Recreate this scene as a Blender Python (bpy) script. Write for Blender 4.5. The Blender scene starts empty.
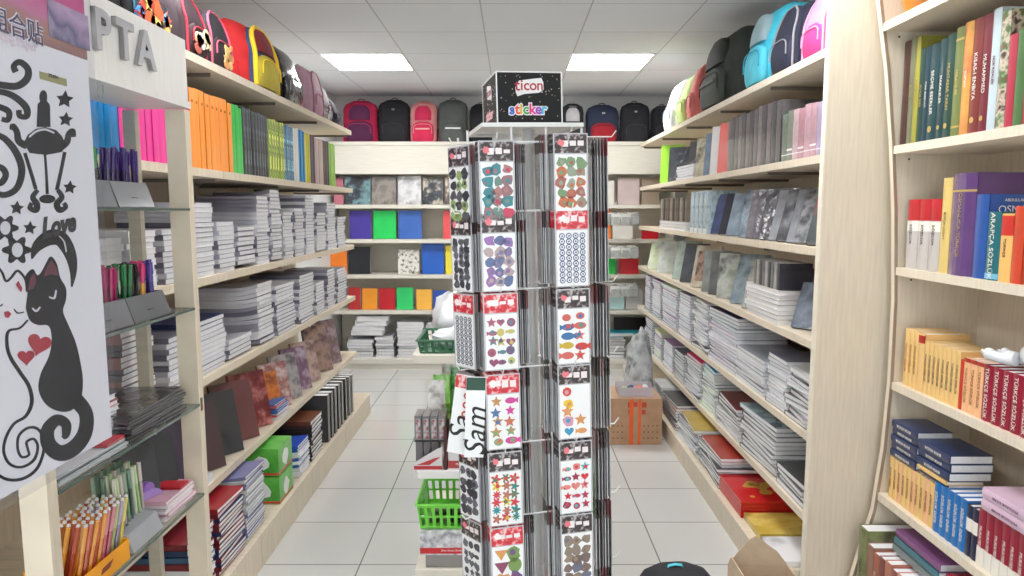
import bpy, math, random
from mathutils import Vector, Matrix, Euler

RR = random.Random(11)
sc = bpy.context.scene
COL = sc.collection
PI = math.pi

# ---------------------------------------------------------------- camera, light, exposure
F_PX = 700.0
PITCH = math.atan(78 / F_PX)
CAM_H = 1.5
cam_data = bpy.data.cameras.new('camera')
cam_data.sensor_width = 36
cam_data.lens = F_PX / 1024 * 36
cam_data.clip_start = 0.02
cam = bpy.data.objects.new('camera', cam_data)
COL.objects.link(cam)
cam.location = (0, 0, CAM_H)
cam.rotation_euler = (PI / 2 - PITCH, 0, 0)
sc.camera = cam
CA, SA = math.cos(PITCH), math.sin(PITCH)

sc.view_settings.view_transform = 'Standard'
sc.view_settings.look = 'None'
sc.view_settings.gamma = 1
sc.view_settings.use_curve_mapping = False
sc.view_settings.exposure = 0.27
LAMP = 21.0          # emission of the ceiling light panels
world = bpy.data.worlds.new('world')
sc.world = world
world.use_nodes = True
world.node_tree.nodes['Background'].inputs[0].default_value = (0.95, 0.97, 1, 1)
world.node_tree.nodes['Background'].inputs[1].default_value = 2.6
sc.cycles.max_bounces = 10
sc.cycles.diffuse_bounces = 6
sc.cycles.transparent_max_bounces = 16
sc.cycles.use_denoising = True
sc.cycles.sample_clamp_indirect = 4

ROOM_X, ROOM_Y0, ROOM_Y1, CEIL = 1.72, -2.3, 6.98, 2.6
XL, XR = -1.145, 1.12           # front planes of the two long shelf walls


def at(px, py, X):
    """a photograph pixel on the upright plane x = X -> (y, z)"""
    fwd = abs(X) * F_PX / abs(px - 512.5)
    dn = (py - 288) / F_PX * fwd
    return fwd * CA - dn * SA, CAM_H - dn * CA - fwd * SA


def ypx(px, z, X):
    """depth of the point of plane x = X, height z, that shows at column px"""
    fwd = abs(X) * F_PX / abs(px - 512.5)
    return (fwd + (z - CAM_H) * SA) / CA


# ---------------------------------------------------------------- materials
def lin(c):
    r = []
    for v in c[:3]:
        v = v / 255.0
        r.append(v / 12.92 if v <= 0.04045 else ((v + 0.055) / 1.055) ** 2.4)
    return (r[0], r[1], r[2], 1)


MATS = {}


def mat(c, rough=.55, coat=0.0, metal=0.0, var=.05, scale=9.0, bump=0.0, emit=0.0, alpha=1.0, trans=0.0):
    key = (tuple(c), rough, coat, metal, var, scale, bump, emit, alpha, trans)
    if key in MATS:
        return MATS[key]
    m = bpy.data.materials.new('surface_%d' % len(MATS))
    m.use_nodes = True
    nt = m.node_tree
    b = nt.nodes['Principled BSDF']
    tc = nt.nodes.new('ShaderNodeTexCoord')
    nz = nt.nodes.new('ShaderNodeTexNoise')
    nz.inputs['Scale'].default_value = scale
    nz.inputs['Detail'].default_value = 3
    nt.links.new(tc.outputs['Object'], nz.inputs['Vector'])
    cr = nt.nodes.new('ShaderNodeValToRGB')
    L = lin(c)
    cr.color_ramp.elements[0].color = tuple(v * (1 - var * 2) for v in L[:3]) + (1,)
    cr.color_ramp.elements[1].color = tuple(min(1, v * (1 + var)) for v in L[:3]) + (1,)
    cr.color_ramp.elements[0].position = .3
    cr.color_ramp.elements[1].position = .7
    nt.links.new(nz.outputs['Fac'], cr.inputs[0])
    nt.links.new(cr.outputs[0], b.inputs['Base Color'])
    b.inputs['Roughness'].default_value = rough
    b.inputs['Metallic'].default_value = metal
    b.inputs['Coat Weight'].default_value = coat
    b.inputs['Coat Roughness'].default_value = .12
    if bump:
        bp = nt.nodes.new('ShaderNodeBump')
        bp.inputs['Strength'].default_value = bump
        bp.inputs['Distance'].default_value = .01
        n2 = nt.nodes.new('ShaderNodeTexNoise')
        n2.inputs['Scale'].default_value = 22
        n2.inputs['Detail'].default_value = 2
        nt.links.new(tc.outputs['Object'], n2.inputs['Vector'])
        nt.links.new(n2.outputs['Fac'], bp.inputs['Height'])
        nt.links.new(bp.outputs[0], b.inputs['Normal'])
        nt.links.new(bp.outputs[0], b.inputs['Coat Normal'])
    if emit:
        b.inputs['Emission Color'].default_value = L
        b.inputs['Emission Strength'].default_value = emit
    if alpha < 1:
        b.inputs['Alpha'].default_value = alpha
    if trans:
        b.inputs['Transmission Weight'].default_value = trans
    MATS[key] = m
    return m


def pat(cols, scale=20.0, kind='noise', rough=.4, coat=.5, bump=.15, stretch=(1, 1, 1)):
    """printed cover: blotches (noise), cells (voronoi) or stripes (wave) of the given colours"""
    key = ('pat', tuple(cols), scale, kind, rough, coat, bump, stretch)
    if key in MATS:
        return MATS[key]
    m = bpy.data.materials.new('print_%d' % len(MATS))
    m.use_nodes = True
    nt = m.node_tree
    b = nt.nodes['Principled BSDF']
    tc = nt.nodes.new('ShaderNodeTexCoord')
    mp = nt.nodes.new('ShaderNodeMapping')
    mp.inputs['Scale'].default_value = stretch
    nt.links.new(tc.outputs['Object'], mp.inputs[0])
    if kind == 'voronoi':
        t = nt.nodes.new('ShaderNodeTexVoronoi')
        t.inputs['Scale'].default_value = scale
        nt.links.new(mp.outputs[0], t.inputs['Vector'])
        out = t.outputs['Color']
    elif kind == 'dots':
        t = nt.nodes.new('ShaderNodeTexVoronoi')
        t.inputs['Scale'].default_value = scale
        nt.links.new(mp.outputs[0], t.inputs['Vector'])
        out = t.outputs['Distance']
    elif kind == 'wave':
        t = nt.nodes.new('ShaderNodeTexWave')
        t.inputs['Scale'].default_value = scale
        t.inputs['Distortion'].default_value = 4
        nt.links.new(mp.outputs[0], t.inputs['Vector'])
        out = t.outputs['Fac']
    else:
        t = nt.nodes.new('ShaderNodeTexNoise')
        t.inputs['Scale'].default_value = scale
        t.inputs['Detail'].default_value = 4
        nt.links.new(mp.outputs[0], t.inputs['Vector'])
        out = t.outputs['Fac']
    cr = nt.nodes.new('ShaderNodeValToRGB')
    cr.color_ramp.interpolation = 'CONSTANT' if kind in ('voronoi', 'dots') else 'LINEAR'
    n = len(cols)
    lo, hi = (.0, 1.) if kind in ('voronoi', 'wave') else ((.0, .7) if kind == 'dots' else (.35, .65))
    while len(cr.color_ramp.elements) < n:
        cr.color_ramp.elements.new(.5)
    for i, c in enumerate(cols):
        cr.color_ramp.elements[i].position = lo + (hi - lo) * i / (n if kind in ('voronoi', 'dots') else n - 1)
        cr.color_ramp.elements[i].color = lin(c)
    nt.links.new(out, cr.inputs[0])
    nt.links.new(cr.outputs[0], b.inputs['Base Color'])
    b.inputs['Roughness'].default_value = rough
    b.inputs['Coat Weight'].default_value = coat
    b.inputs['Coat Roughness'].default_value = .12
    if bump:
        bp = nt.nodes.new('ShaderNodeBump')
        bp.inputs['Strength'].default_value = bump
        bp.inputs['Distance'].default_value = .008
        n2 = nt.nodes.new('ShaderNodeTexNoise')
        n2.inputs['Scale'].default_value = 18
        nt.links.new(tc.outputs['Object'], n2.inputs['Vector'])
        nt.links.new(n2.outputs['Fac'], bp.inputs['Height'])
        nt.links.new(bp.outputs[0], b.inputs['Normal'])
        nt.links.new(bp.outputs[0], b.inputs['Coat Normal'])
    MATS[key] = m
    return m


def wood(c=(220, 207, 186), streak=(1, 14, 1), var=.07):
    key = ('wood', c, streak, var)
    if key in MATS:
        return MATS[key]
    m = bpy.data.materials.new('laminate_%d' % len(MATS))
    m.use_nodes = True
    nt = m.node_tree
    b = nt.nodes['Principled BSDF']
    tc = nt.nodes.new('ShaderNodeTexCoord')
    mp = nt.nodes.new('ShaderNodeMapping')
    mp.inputs['Scale'].default_value = streak
    nz = nt.nodes.new('ShaderNodeTexNoise')
    nz.inputs['Scale'].default_value = 7
    nz.inputs['Detail'].default_value = 5
    nt.links.new(tc.outputs['Object'], mp.inputs[0])
    nt.links.new(mp.outputs[0], nz.inputs['Vector'])
    cr = nt.nodes.new('ShaderNodeValToRGB')
    L = lin(c)
    cr.color_ramp.elements[0].position = .3
    cr.color_ramp.elements[1].position = .7
    cr.color_ramp.elements[0].color = tuple(v * (1 - var * 1.6) for v in L[:3]) + (1,)
    cr.color_ramp.elements[1].color = tuple(min(1, v * (1 + var)) for v in L[:3]) + (1,)
    nt.links.new(nz.outputs['Fac'], cr.inputs[0])
    nt.links.new(cr.outputs[0], b.inputs['Base Color'])
    b.inputs['Roughness'].default_value = .42
    MATS[key] = m
    return m


def grid_mat(c, line, sx, sy, ox, oy, w, rough, gloss_noise=True):
    """square tiles with joints, in world metres"""
    m = bpy.data.materials.new('tiles_%d' % len(MATS))
    MATS[('grid', len(MATS))] = m
    m.use_nodes = True
    nt = m.node_tree
    N = nt.nodes.new
    b = nt.nodes['Principled BSDF']
    g = N('ShaderNodeNewGeometry')
    sp = N('ShaderNodeSeparateXYZ')
    nt.links.new(g.outputs['Position'], sp.inputs[0])

    def math_(op, a, v):
        n = N('ShaderNodeMath')
        n.operation = op
        if isinstance(a, (int, float)):
            n.inputs[0].default_value = a
        else:
            nt.links.new(a, n.inputs[0])
        if isinstance(v, (int, float)):
            n.inputs[1].default_value = v
        else:
            nt.links.new(v, n.inputs[1])
        return n.outputs[0]
    masks = []
    cells = []
    for ax, s, o in (('X', sx, ox), ('Y', sy, oy)):
        a = math_('SUBTRACT', sp.outputs[ax], o)
        a = math_('DIVIDE', a, s)
        cells.append(math_('FLOOR', a, 0))
        fr = math_('SUBTRACT', a, cells[-1])
        d = math_('ABSOLUTE', math_('SUBTRACT', fr, .5), 0)
        masks.append(math_('GREATER_THAN', d, .5 - w / s / 2))
    mk = math_('MAXIMUM', masks[0], masks[1])
    cb = N('ShaderNodeCombineXYZ')
    nt.links.new(cells[0], cb.inputs[0])
    nt.links.new(cells[1], cb.inputs[1])
    wn = N('ShaderNodeTexWhiteNoise')
    nt.links.new(cb.outputs[0], wn.inputs['Vector'])
    nz = N('ShaderNodeTexNoise')
    nz.inputs['Scale'].default_value = 2.5
    nz.inputs['Detail'].default_value = 4
    nt.links.new(g.outputs['Position'], nz.inputs['Vector'])
    ad = math_('MULTIPLY', wn.outputs['Value'], .5)
    ad = math_('ADD', ad, math_('MULTIPLY', nz.outputs['Fac'], .5))
    cr = N('ShaderNodeValToRGB')
    L = lin(c)
    cr.color_ramp.elements[0].color = tuple(v * .93 for v in L[:3]) + (1,)
    cr.color_ramp.elements[1].color = tuple(min(1, v * 1.03) for v in L[:3]) + (1,)
    nt.links.new(ad, cr.inputs[0])
    mx = N('ShaderNodeMix')
    mx.data_type = 'RGBA'
    nt.links.new(mk, mx.inputs[0])
    nt.links.new(cr.outputs[0], mx.inputs[6])
    mx.inputs[7].default_value = lin(line)
    nt.links.new(mx.outputs[2], b.inputs['Base Color'])
    b.inputs['Roughness'].default_value = rough
    return m


def glass_mat(tint=(205, 222, 218), alpha=.16, rough=.03):
    key = ('glass', tint, alpha, rough)
    if key in MATS:
        return MATS[key]
    m = bpy.data.materials.new('clear_%d' % len(MATS))
    m.use_nodes = True
    nt = m.node_tree
    for n in list(nt.nodes):
        if n.type != 'OUTPUT_MATERIAL':
            nt.nodes.remove(n)
    out = [n for n in nt.nodes if n.type == 'OUTPUT_MATERIAL'][0]
    tr = nt.nodes.new('ShaderNodeBsdfTransparent')
    tr.inputs[0].default_value = lin(tint)
    gl = nt.nodes.new('ShaderNodeBsdfPrincipled')
    gl.inputs['Base Color'].default_value = lin(tint)
    gl.inputs['Roughness'].default_value = rough
    tc = nt.nodes.new('ShaderNodeTexCoord')
    nz = nt.nodes.new('ShaderNodeTexNoise')
    nz.inputs['Scale'].default_value = 30
    bp = nt.nodes.new('ShaderNodeBump')
    bp.inputs['Strength'].default_value = .25 if rough > .05 else .0
    bp.inputs['Distance'].default_value = .01
    nt.links.new(tc.outputs['Object'], nz.inputs['Vector'])
    nt.links.new(nz.outputs['Fac'], bp.inputs['Height'])
    nt.links.new(bp.outputs[0], gl.inputs['Normal'])
    mx = nt.nodes.new('ShaderNodeMixShader')
    mx.inputs[0].default_value = alpha
    nt.links.new(tr.outputs[0], mx.inputs[1])
    nt.links.new(gl.outputs[0], mx.inputs[2])
    nt.links.new(mx.outputs[0], out.inputs[0])
    MATS[key] = m
    return m


WOOD = wood()
WOODL = wood((224, 212, 192), (14, 14, 1), .05)
PAPER = mat((232, 232, 234), .8, var=.03, scale=60)
WHITE = mat((236, 236, 234), .4, var=.02)
BLACK = mat((24, 24, 27), .45, var=.1)
CHROME = mat((200, 200, 205), .18, metal=1, var=.02)
FILM = glass_mat((225, 230, 235), .3, .12)


# ---------------------------------------------------------------- mesh builder
class MB:
    def __init__(s):
        s.v, s.f, s.m = [], [], []

    def face(s, idx, mi=0):
        s.f.append(tuple(idx))
        s.m.append(mi)

    def box(s, x0, x1, y0, y1, z0, z1, mi=0, M=None):
        n = len(s.v)
        P = [(x0, y0, z0), (x1, y0, z0), (x1, y1, z0), (x0, y1, z0), (x0, y0, z1), (x1, y0, z1), (x1, y1, z1), (x0, y1, z1)]
        if M is not None:
            P = [tuple(M @ Vector(p)) for p in P]
        s.v += P
        for q in ((0, 3, 2, 1), (4, 5, 6, 7), (0, 1, 5, 4), (1, 2, 6, 5), (2, 3, 7, 6), (3, 0, 4, 7)):
            s.face([n + i for i in q], mi)
        return s

    def prism(s, pts, d0, d1, axis='y', mi=0, fn=None):
        """2D outline extruded: axis y -> pts are (x,z); axis z -> (x,y); axis x -> (y,z). fn maps final points"""
        n = len(s.v)
        k = len(pts)
        area = sum(pts[i][0] * pts[(i + 1) % k][1] - pts[(i + 1) % k][0] * pts[i][1] for i in range(k))
        if area < 0:
            pts = pts[::-1]
        for d in (d0, d1):
            for a, b in pts:
                p = {'y': (a, d, b), 'z': (a, b, d), 'x': (d, a, b)}[axis]
                s.v.append(fn(p) if fn else p)
        a = [n + i for i in range(k)]
        b = [n + k + i for i in range(k)]
        if axis == 'y':
            s.face(a, mi); s.face(b[::-1], mi)
            for i in range(k):
                j = (i + 1) % k
                s.face((a[i], b[i], b[j], a[j]), mi)
        else:
            s.face(a[::-1], mi); s.face(b, mi)
            for i in range(k):
                j = (i + 1) % k
                s.face((a[i], a[j], b[j], b[i]), mi)
        return s

    def rings(s, R, mi=0, cap=True, closed=True):
        n = len(s.v)
        k = len(R[0])
        for r in R:
            s.v += [tuple(p) for p in r]
        for j in range(len(R) - 1):
            for i in range(k if closed else k - 1):
                i2 = (i + 1) % k
                s.face((n + j * k + i, n + j * k + i2, n + (j + 1) * k + i2, n + (j + 1) * k + i), mi)
        if cap:
            s.face([n + i for i in range(k)][::-1], mi)
            s.face([n + (len(R) - 1) * k + i for i in range(k)], mi)
        return s

    def tube(s, pts, r, n=6, mi=0, flat=1.0):
        P = [Vector(p) for p in pts]
        R = []
        up = Vector((0, 0, 1))
        last = None
        for i, p in enumerate(P):
            t = (P[min(i + 1, len(P) - 1)] - P[max(i - 1, 0)]).normalized()
            if last is None:
                a = t.cross(up)
                if a.length < .05:
                    a = t.cross(Vector((0, 1, 0)))
            else:
                a = last - t * last.dot(t)
            a.normalize()
            last = a
            b = t.cross(a)
            rr = r[i] if isinstance(r, (list, tuple)) else r
            R.append([p + (a * math.cos(q) * rr + b * math.sin(q) * rr * flat) for q in [2 * PI * j / n for j in range(n)]])
        R = [[v for v in r_] for r_ in R]
        return s.rings(R, mi)

    def lathe(s, prof, n=12, mi=0, c=(0, 0, 0)):
        R = [[(c[0] + r * math.cos(2 * PI * j / n), c[1] + r * math.sin(2 * PI * j / n), c[2] + z) for j in range(n)] for r, z in prof]
        return s.rings(R, mi)

    def ball(s, c, r, mi=0, n=10, m=6):
        rx, ry, rz = r if isinstance(r, (tuple, list)) else (r, r, r)
        R = []
        for i in range(m + 1):
            a = -PI / 2 + PI * (i + .0) / m
            q = max(math.cos(a), .02)
            R.append([(c[0] + rx * q * math.cos(2 * PI * j / n), c[1] + ry * q * math.sin(2 * PI * j / n), c[2] + rz * math.sin(a)) for j in range(n)])
        return s.rings(R, mi)

    def mesh(s, name, mats, smooth=False, angle=35):
        me = bpy.data.meshes.new(name)
        me.from_pydata(s.v, [], s.f)
        for m in mats:
            me.materials.append(m)
        me.polygons.foreach_set('material_index', s.m)
        if smooth:
            me.polygons.foreach_set('use_smooth', [True] * len(s.f))
            me.update()
            try:
                me.set_sharp_from_angle(angle=math.radians(angle))
            except Exception:
                pass
        me.update()
        return me


def obj(name, me, parent=None, loc=(0, 0, 0), rot=(0, 0, 0), label=None):
    o = bpy.data.objects.new(name, me)
    COL.objects.link(o)
    o.location = loc
    o.rotation_euler = rot
    if parent is not None:
        o.parent = parent
    if label:
        o['label'] = label
    return o


def tag(o, label, cat, group=None, kind=None):
    o['label'] = label
    o['category'] = cat
    if group:
        o['group'] = group
    if kind:
        o['kind'] = kind
    return o


def thing(name, label, cat, loc=(0, 0, 0), rot=(0, 0, 0), group=None):
    o = bpy.data.objects.new(name, None)
    COL.objects.link(o)
    o.empty_display_size = .05
    o.location = loc
    o.rotation_euler = rot
    return tag(o, label, cat, group)


def struct(name, mb, mats, label=None, smooth=False, parent=None):
    o = obj(name, mb.mesh(name, mats, smooth), parent)
    if parent is None:
        o['kind'] = 'structure'
    if label:
        o['label'] = label
    return o


def copy_tree(o):
    c = o.copy()
    COL.objects.link(c)
    for ch in o.children:
        d = ch.copy()
        COL.objects.link(d)
        d.parent = c
        for g in ch.children:
            e = g.copy()
            COL.objects.link(e)
            e.parent = d
    return c


TXT = {}


def text_mesh(body, size, m, extrude=.0004, align='CENTER', squeeze=1.0, bold=.0, shear=0.0):
    key = (body, round(size, 5), m.name, extrude, align, squeeze, bold, shear)
    if key in TXT:
        return TXT[key]
    cu = bpy.data.curves.new('lettering', 'FONT')
    cu.body = body
    cu.size = size
    cu.extrude = extrude
    cu.align_x = align
    cu.align_y = 'CENTER'
    cu.offset = bold
    cu.shear = shear
    cu.resolution_u = 3
    o = bpy.data.objects.new('lettering', cu)
    COL.objects.link(o)
    dg = bpy.context.evaluated_depsgraph_get()
    dg.update()
    me = bpy.data.meshes.new_from_object(o.evaluated_get(dg))
    bpy.data.objects.remove(o)
    bpy.data.curves.remove(cu)
    if squeeze != 1:
        for v in me.vertices:
            v.co.x *= squeeze
    me.materials.clear()
    me.materials.append(m)
    TXT[key] = me
    return me


def ordn(i):
    w = ['topmost', 'second from top', 'third from top', 'fourth from top', 'fifth from top', 'sixth from top',
         'seventh from top', 'eighth from top', 'ninth from top', 'tenth from top']
    return w[i] if i < 10 else '%dth from top' % (i + 1)


NTH = ['first', 'second', 'third', 'fourth', 'fifth', 'sixth', 'seventh', 'eighth', 'ninth', 'tenth', 'eleventh', 'twelfth',
       'thirteenth', 'fourteenth', 'fifteenth', 'sixteenth', 'seventeenth', 'eighteenth', 'nineteenth', 'twentieth']

# ================================================================ the room
def room():
    fm = grid_mat((206, 206, 203), (128, 126, 124), .4275, .4085, -.647, -.029, .006, .16)
    struct('floor', MB().box(-ROOM_X, ROOM_X, ROOM_Y0, ROOM_Y1, -.05, 0), [fm])
    # ceiling with square holes for the light panels
    xs = [-1.37 - .0, -.77, .42, 1.02]
    cm = grid_mat((236, 240, 246), (192, 194, 198), .6, .6, -.17, 5.1, .008, .8)
    mb = MB()
    ys = []
    for y in (-.9, 2.1, 5.1):
        ys.append((y, y + .6))
    y = ROOM_Y0
    for a, b in ys:
        mb.box(-ROOM_X, ROOM_X, y, a, CEIL, CEIL + .05)
        mb.box(-ROOM_X, xs[0], a, b, CEIL, CEIL + .05)
        mb.box(xs[1], xs[2], a, b, CEIL, CEIL + .05)
        mb.box(xs[3], ROOM_X, a, b, CEIL, CEIL + .05)
        y = b
    mb.box(-ROOM_X, ROOM_X, y, ROOM_Y1, CEIL, CEIL + .05)
    struct('ceiling', mb, [cm])
    wm = mat((226, 226, 226), .7, var=.02, scale=3)
    struct('wall_left', MB().box(-ROOM_X - .1, -ROOM_X, ROOM_Y0, ROOM_Y1, 0, CEIL), [wm])
    struct('wall_right', MB().box(ROOM_X, ROOM_X + .1, ROOM_Y0, ROOM_Y1, 0, CEIL), [wm])
    struct('wall_far', MB().box(-ROOM_X - .1, ROOM_X + .1, ROOM_Y1, ROOM_Y1 + .1, 0, CEIL), [wm])
    we = MB().box(-ROOM_X - .1, -1.5, ROOM_Y0 - .1, ROOM_Y0, 0, CEIL).box(1.5, ROOM_X + .1, ROOM_Y0 - .1, ROOM_Y0, 0, CEIL)
    we.box(-1.5, 1.5, ROOM_Y0 - .1, ROOM_Y0, 2.35, CEIL).box(-1.5, 1.5, ROOM_Y0 - .1, ROOM_Y0, 0, .25)
    struct('wall_entrance', we, [wm])
    w1 = struct('added_window_1', MB().box(-1.5, 1.5, ROOM_Y0 - .053, ROOM_Y0 - .047, .25, 2.35), [glass_mat((240, 244, 244), .05)])  # unseen shopfront glazing, added so world light enters from behind the camera
    fr = MB()
    for x in (-1.5, -.52, .48, 1.46):
        fr.box(x, x + .04, ROOM_Y0 - .08, ROOM_Y0 - .02, .25, 2.35)
    fr.box(-1.46, 1.46, ROOM_Y0 - .08, ROOM_Y0 - .02, .25, .29).box(-1.46, 1.46, ROOM_Y0 - .08, ROOM_Y0 - .02, 2.31, 2.35)
    obj('added_window_frame', fr.mesh('added_window_frame', [mat((200, 200, 200), .4)]), w1)
    EM = mat((255, 255, 255), .5, emit=LAMP, var=0)
    k = 0
    for a, b in ys:
        for x0, x1, side in ((xs[0], xs[1], 'binder'), (xs[2], xs[3], 'bookcase')):
            where = {-.9: 'over the entrance end', 2.1: 'over the sticker rack end', 5.1: 'over the far backpacks'}[a]
            t = thing('ceiling_light', 'square white ceiling light panel %s, on the %s side' % (where, side), 'ceiling light',
                      ((x0 + x1) / 2, (a + b) / 2, CEIL), group='ceiling light panels')
            f = MB()
            for q in ((-.3, -.285, -.3, .3), (.285, .3, -.3, .3), (-.285, .285, -.3, -.285), (-.285, .285, .285, .3)):
                f.box(q[0], q[1], q[2], q[3], -.004, .04)
            obj('frame', f.mesh('frame', [WHITE]), t)
            obj('diffuser', MB().box(-.285, .285, -.285, .285, .004, .03).mesh('diffuser', [EM]), t)
            k += 1


room()


# ================================================================ long shelf walls
L_TOPS = [2.06, 1.653, 1.25, .878, .465]
R_TOPS = [2.075, 1.70, 1.361, 1.012, .657, .34]
SHT = .03


def shelf_unit(label, side, y0, y1, tops, X, Xb, base_top, Xbase, group, top_y1=None):
    s = side
    t = thing('shelving_unit', label, 'shelving unit', (X, (y0 + y1) / 2, 0), group=group)
    h = (y1 - y0) / 2

    def bx(name, x0, x1, a, b, z0, z1, m=WOOD):
        x0, x1 = sorted((x0, x1))
        obj(name, MB().box(x0 - X, x1 - X, a, b, z0, z1).mesh(name, [m]), t)
    bx('back_panel', Xb, Xb + s * .016, -h, h, 0, tops[0])
    for z in tops:
        bx('shelf', X, Xb, -h + .0015, h - .0015, z - SHT, z)
        bx('bracket', X + s * .03, Xb, h - .012, h - .004, z - SHT - .014, z - SHT - .0002, mat((120, 112, 104), .4))
    bx('base_shelf', Xbase, Xb, -h + .0015, h - .0015, base_top - .03, base_top)
    bx('plinth', Xbase + s * .004, Xbase + s * .022, -h + .0015, h - .0015, 0, base_top - .03)
    return t


LB = -1.57
for i, (a, b) in enumerate([(1.32, 2.06), (2.06, 2.81), (2.81, 3.56), (3.56, 4.31), (4.31, 5.08)]):
    w = ['behind the glass pen display', 'beside the display post', 'holding the cartoon-coloured backpack on top', 'next before the aisle-end unit', 'at the open far end of the row'][i]
    shelf_unit('pale wood shelving unit of binder wall, %s' % w, -1, a, b, L_TOPS, XL, LB, .15, -1.05, 'binder wall shelving units')
for i, (a, b) in enumerate([(2.565, 3.2), (3.2, 3.95), (3.95, 4.7), (4.7, 5.45), (5.45, 6.2)]):
    w = ['touching the broad end panel', 'second from the broad end panel', 'third from the broad end panel', 'fourth from the broad end panel', 'reaching the far shelving'][i]
    shelf_unit('pale wood shelving unit of notebook wall, %s' % w, 1, a, b, R_TOPS, XR, 1.54, .12, 1.0, 'notebook wall shelving units')


def yz_plane(px, py, Y):
    q = (py - 288) / F_PX
    fwd = Y / (CA - q * SA)
    return (px - 512.5) / F_PX * fwd, CAM_H - q * fwd * CA - fwd * SA


# ---------------------------------------------------------------- far shelving
BF, BB = 6.55, 6.93
B_TOPS = [1.55, 1.228, .895, .555]
for i, (x0, x1) in enumerate([(-1.70, -.855), (-.855, -.005), (-.005, .845), (.845, 1.52)]):
    w = ['in the corner behind the binder wall', 'with the green and blue folders', 'behind the sticker rack', 'with the hanging clear packs'][i]
    t = thing('shelving_unit', 'cream far-wall shelving unit %s' % w, 'shelving unit', ((x0 + x1) / 2, BF, 0), group='far wall shelving units')
    h = (x1 - x0) / 2
    CREAM = wood((224, 220, 208), (1, 1, 14), .04)

    def bx(name, a, b, y0, y1, z0, z1, m=None):
        obj(name, MB().box(a, b, y0 - BF, y1 - BF, z0, z1).mesh(name, [m or CREAM]), t)
    bx('back_panel', -h, h, BB, BB + .016, 0, 2.09)
    bx('top_shelf', -h, h, BF - .01, BB + .016, 2.09, 2.125)
    bx('fascia', -h, h, BF, BF + .018, 1.83, 2.09)
    for z in B_TOPS:
        bx('shelf', -h, h, BF, BB, z - .035, z)
    bx('base_shelf', -h, h, BF - .07, BB, .06, .10)
    bx('plinth', -h, h, BF - .05, BF - .03, 0, .06)
    if i == 3:
        bx('side_panel', h - .009, h, BF + .02, BB, .1, 1.83)


# ---------------------------------------------------------------- broad end panel + tall bookcase
def bookcase():
    YA = 2.53
    pts = [yz_plane(836, -40, YA), yz_plane(808, 490, YA)]
    x_top, x_bot = pts[0][0], pts[1][0]
    e = thing('end_panel', 'tall broad pale wood end panel between bookcase and notebook wall', 'end panel', (1.3, YA, 0))
    obj('board', MB().prism([(1.116 - 1.3, 0), (1.69 - 1.3, 0), (1.69 - 1.3, 2.5), (1.116 - 1.3, 2.5)], 0, .03, 'y').mesh('board', [WOODL]), e)
    obj('edge_band', MB().box(1.111 - 1.3, 1.1158 - 1.3, -.001, .031, 0, 2.5).mesh('edge_band', [wood((232, 224, 205), (1, 1, 5), .03)]), e)
    YB = 2.46
    cpx = [(872, -60), (880, 0), (888, 70), (892.5, 140), (895, 210), (895, 300), (891, 380), (884, 450), (874, 510), (858, 560), (846, 600), (830, 660), (822, 760)]
    curve = [yz_plane(px, py, YB) for px, py in cpx]
    curve = [c for c in curve if c[1] > 0.02] + [(curve[-1][0], 0)]
    curve[0] = (curve[0][0], 2.45)
    t = thing('bookcase', 'tall pale wood bookcase with curved front edge and dictionaries', 'bookcase', (1.3, YB, 0))
    Xb = 1.655
    outl = [(x - 1.3, z) for x, z in curve] + [(Xb - 1.3, 0), (Xb - 1.3, 2.45)]
    obj('side_panel', MB().prism(outl, 0, .022, 'y').mesh('side_panel', [WOODL]), t)
    eb = MB()
    rows = []
    for x, z in curve:
        rows.append([(x - 1.3 - .0005, -.002, z), (x - 1.3 + .010, -.002, z), (x - 1.3 + .010, .0005, z), (x - 1.3 - .0005, .0005, z)])
    eb.rings(rows)
    obj('edge_band', eb.mesh('edge_band', [mat((158, 138, 118), .5)]), t, label='brown edge strip following the curved side panel')

    def xfront(z):
        for i in range(len(curve) - 1):
            (xa, za), (xb, zb) = curve[i], curve[i + 1]
            if zb <= z <= za:
                return xa + (xb - xa) * (za - z) / (za - zb)
        return curve[-1][0]
    Y0 = 1.0
    CT = [2.13, 1.72, 1.30, .888, .475, .06]
    for z in CT:
        xf = xfront(z) + .004
        obj('shelf', MB().box(xf - 1.3, Xb - 1.3, Y0 - YB, -.003, z - .028, z).mesh('shelf', [WOODL]), t)
    obj('back_panel', MB().box(Xb - 1.3, Xb + .012 - 1.3, Y0 - YB - .02, .022, 0, 2.45).mesh('back_panel', [WOODL]), t)
    obj('near_side_panel', MB().prism(outl, Y0 - YB - .022, Y0 - YB - .0005, 'y').mesh('near_side_panel', [WOODL]), t)
    sm = mat((90, 80, 72), .4)
    pn = MB()
    for z in CT[:-1]:
        for xx in (xfront(z) + .06,):
            for dz in (-.045,):
                q = [(xx - 1.3 + .0035 * math.cos(a), -.0035, z + dz + .0035 * math.sin(a)) for a in [i * PI / 4 for i in range(8)]]
                r = [(p[0], 0.0005, p[2]) for p in q]
                pn.rings([q, r])
    obj('shelf_pin', pn.mesh('shelf_pin', [sm]), t, label='small dark shelf pins')
    return xfront, CT, YB


XFRONT, CT, YB = bookcase()


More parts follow.
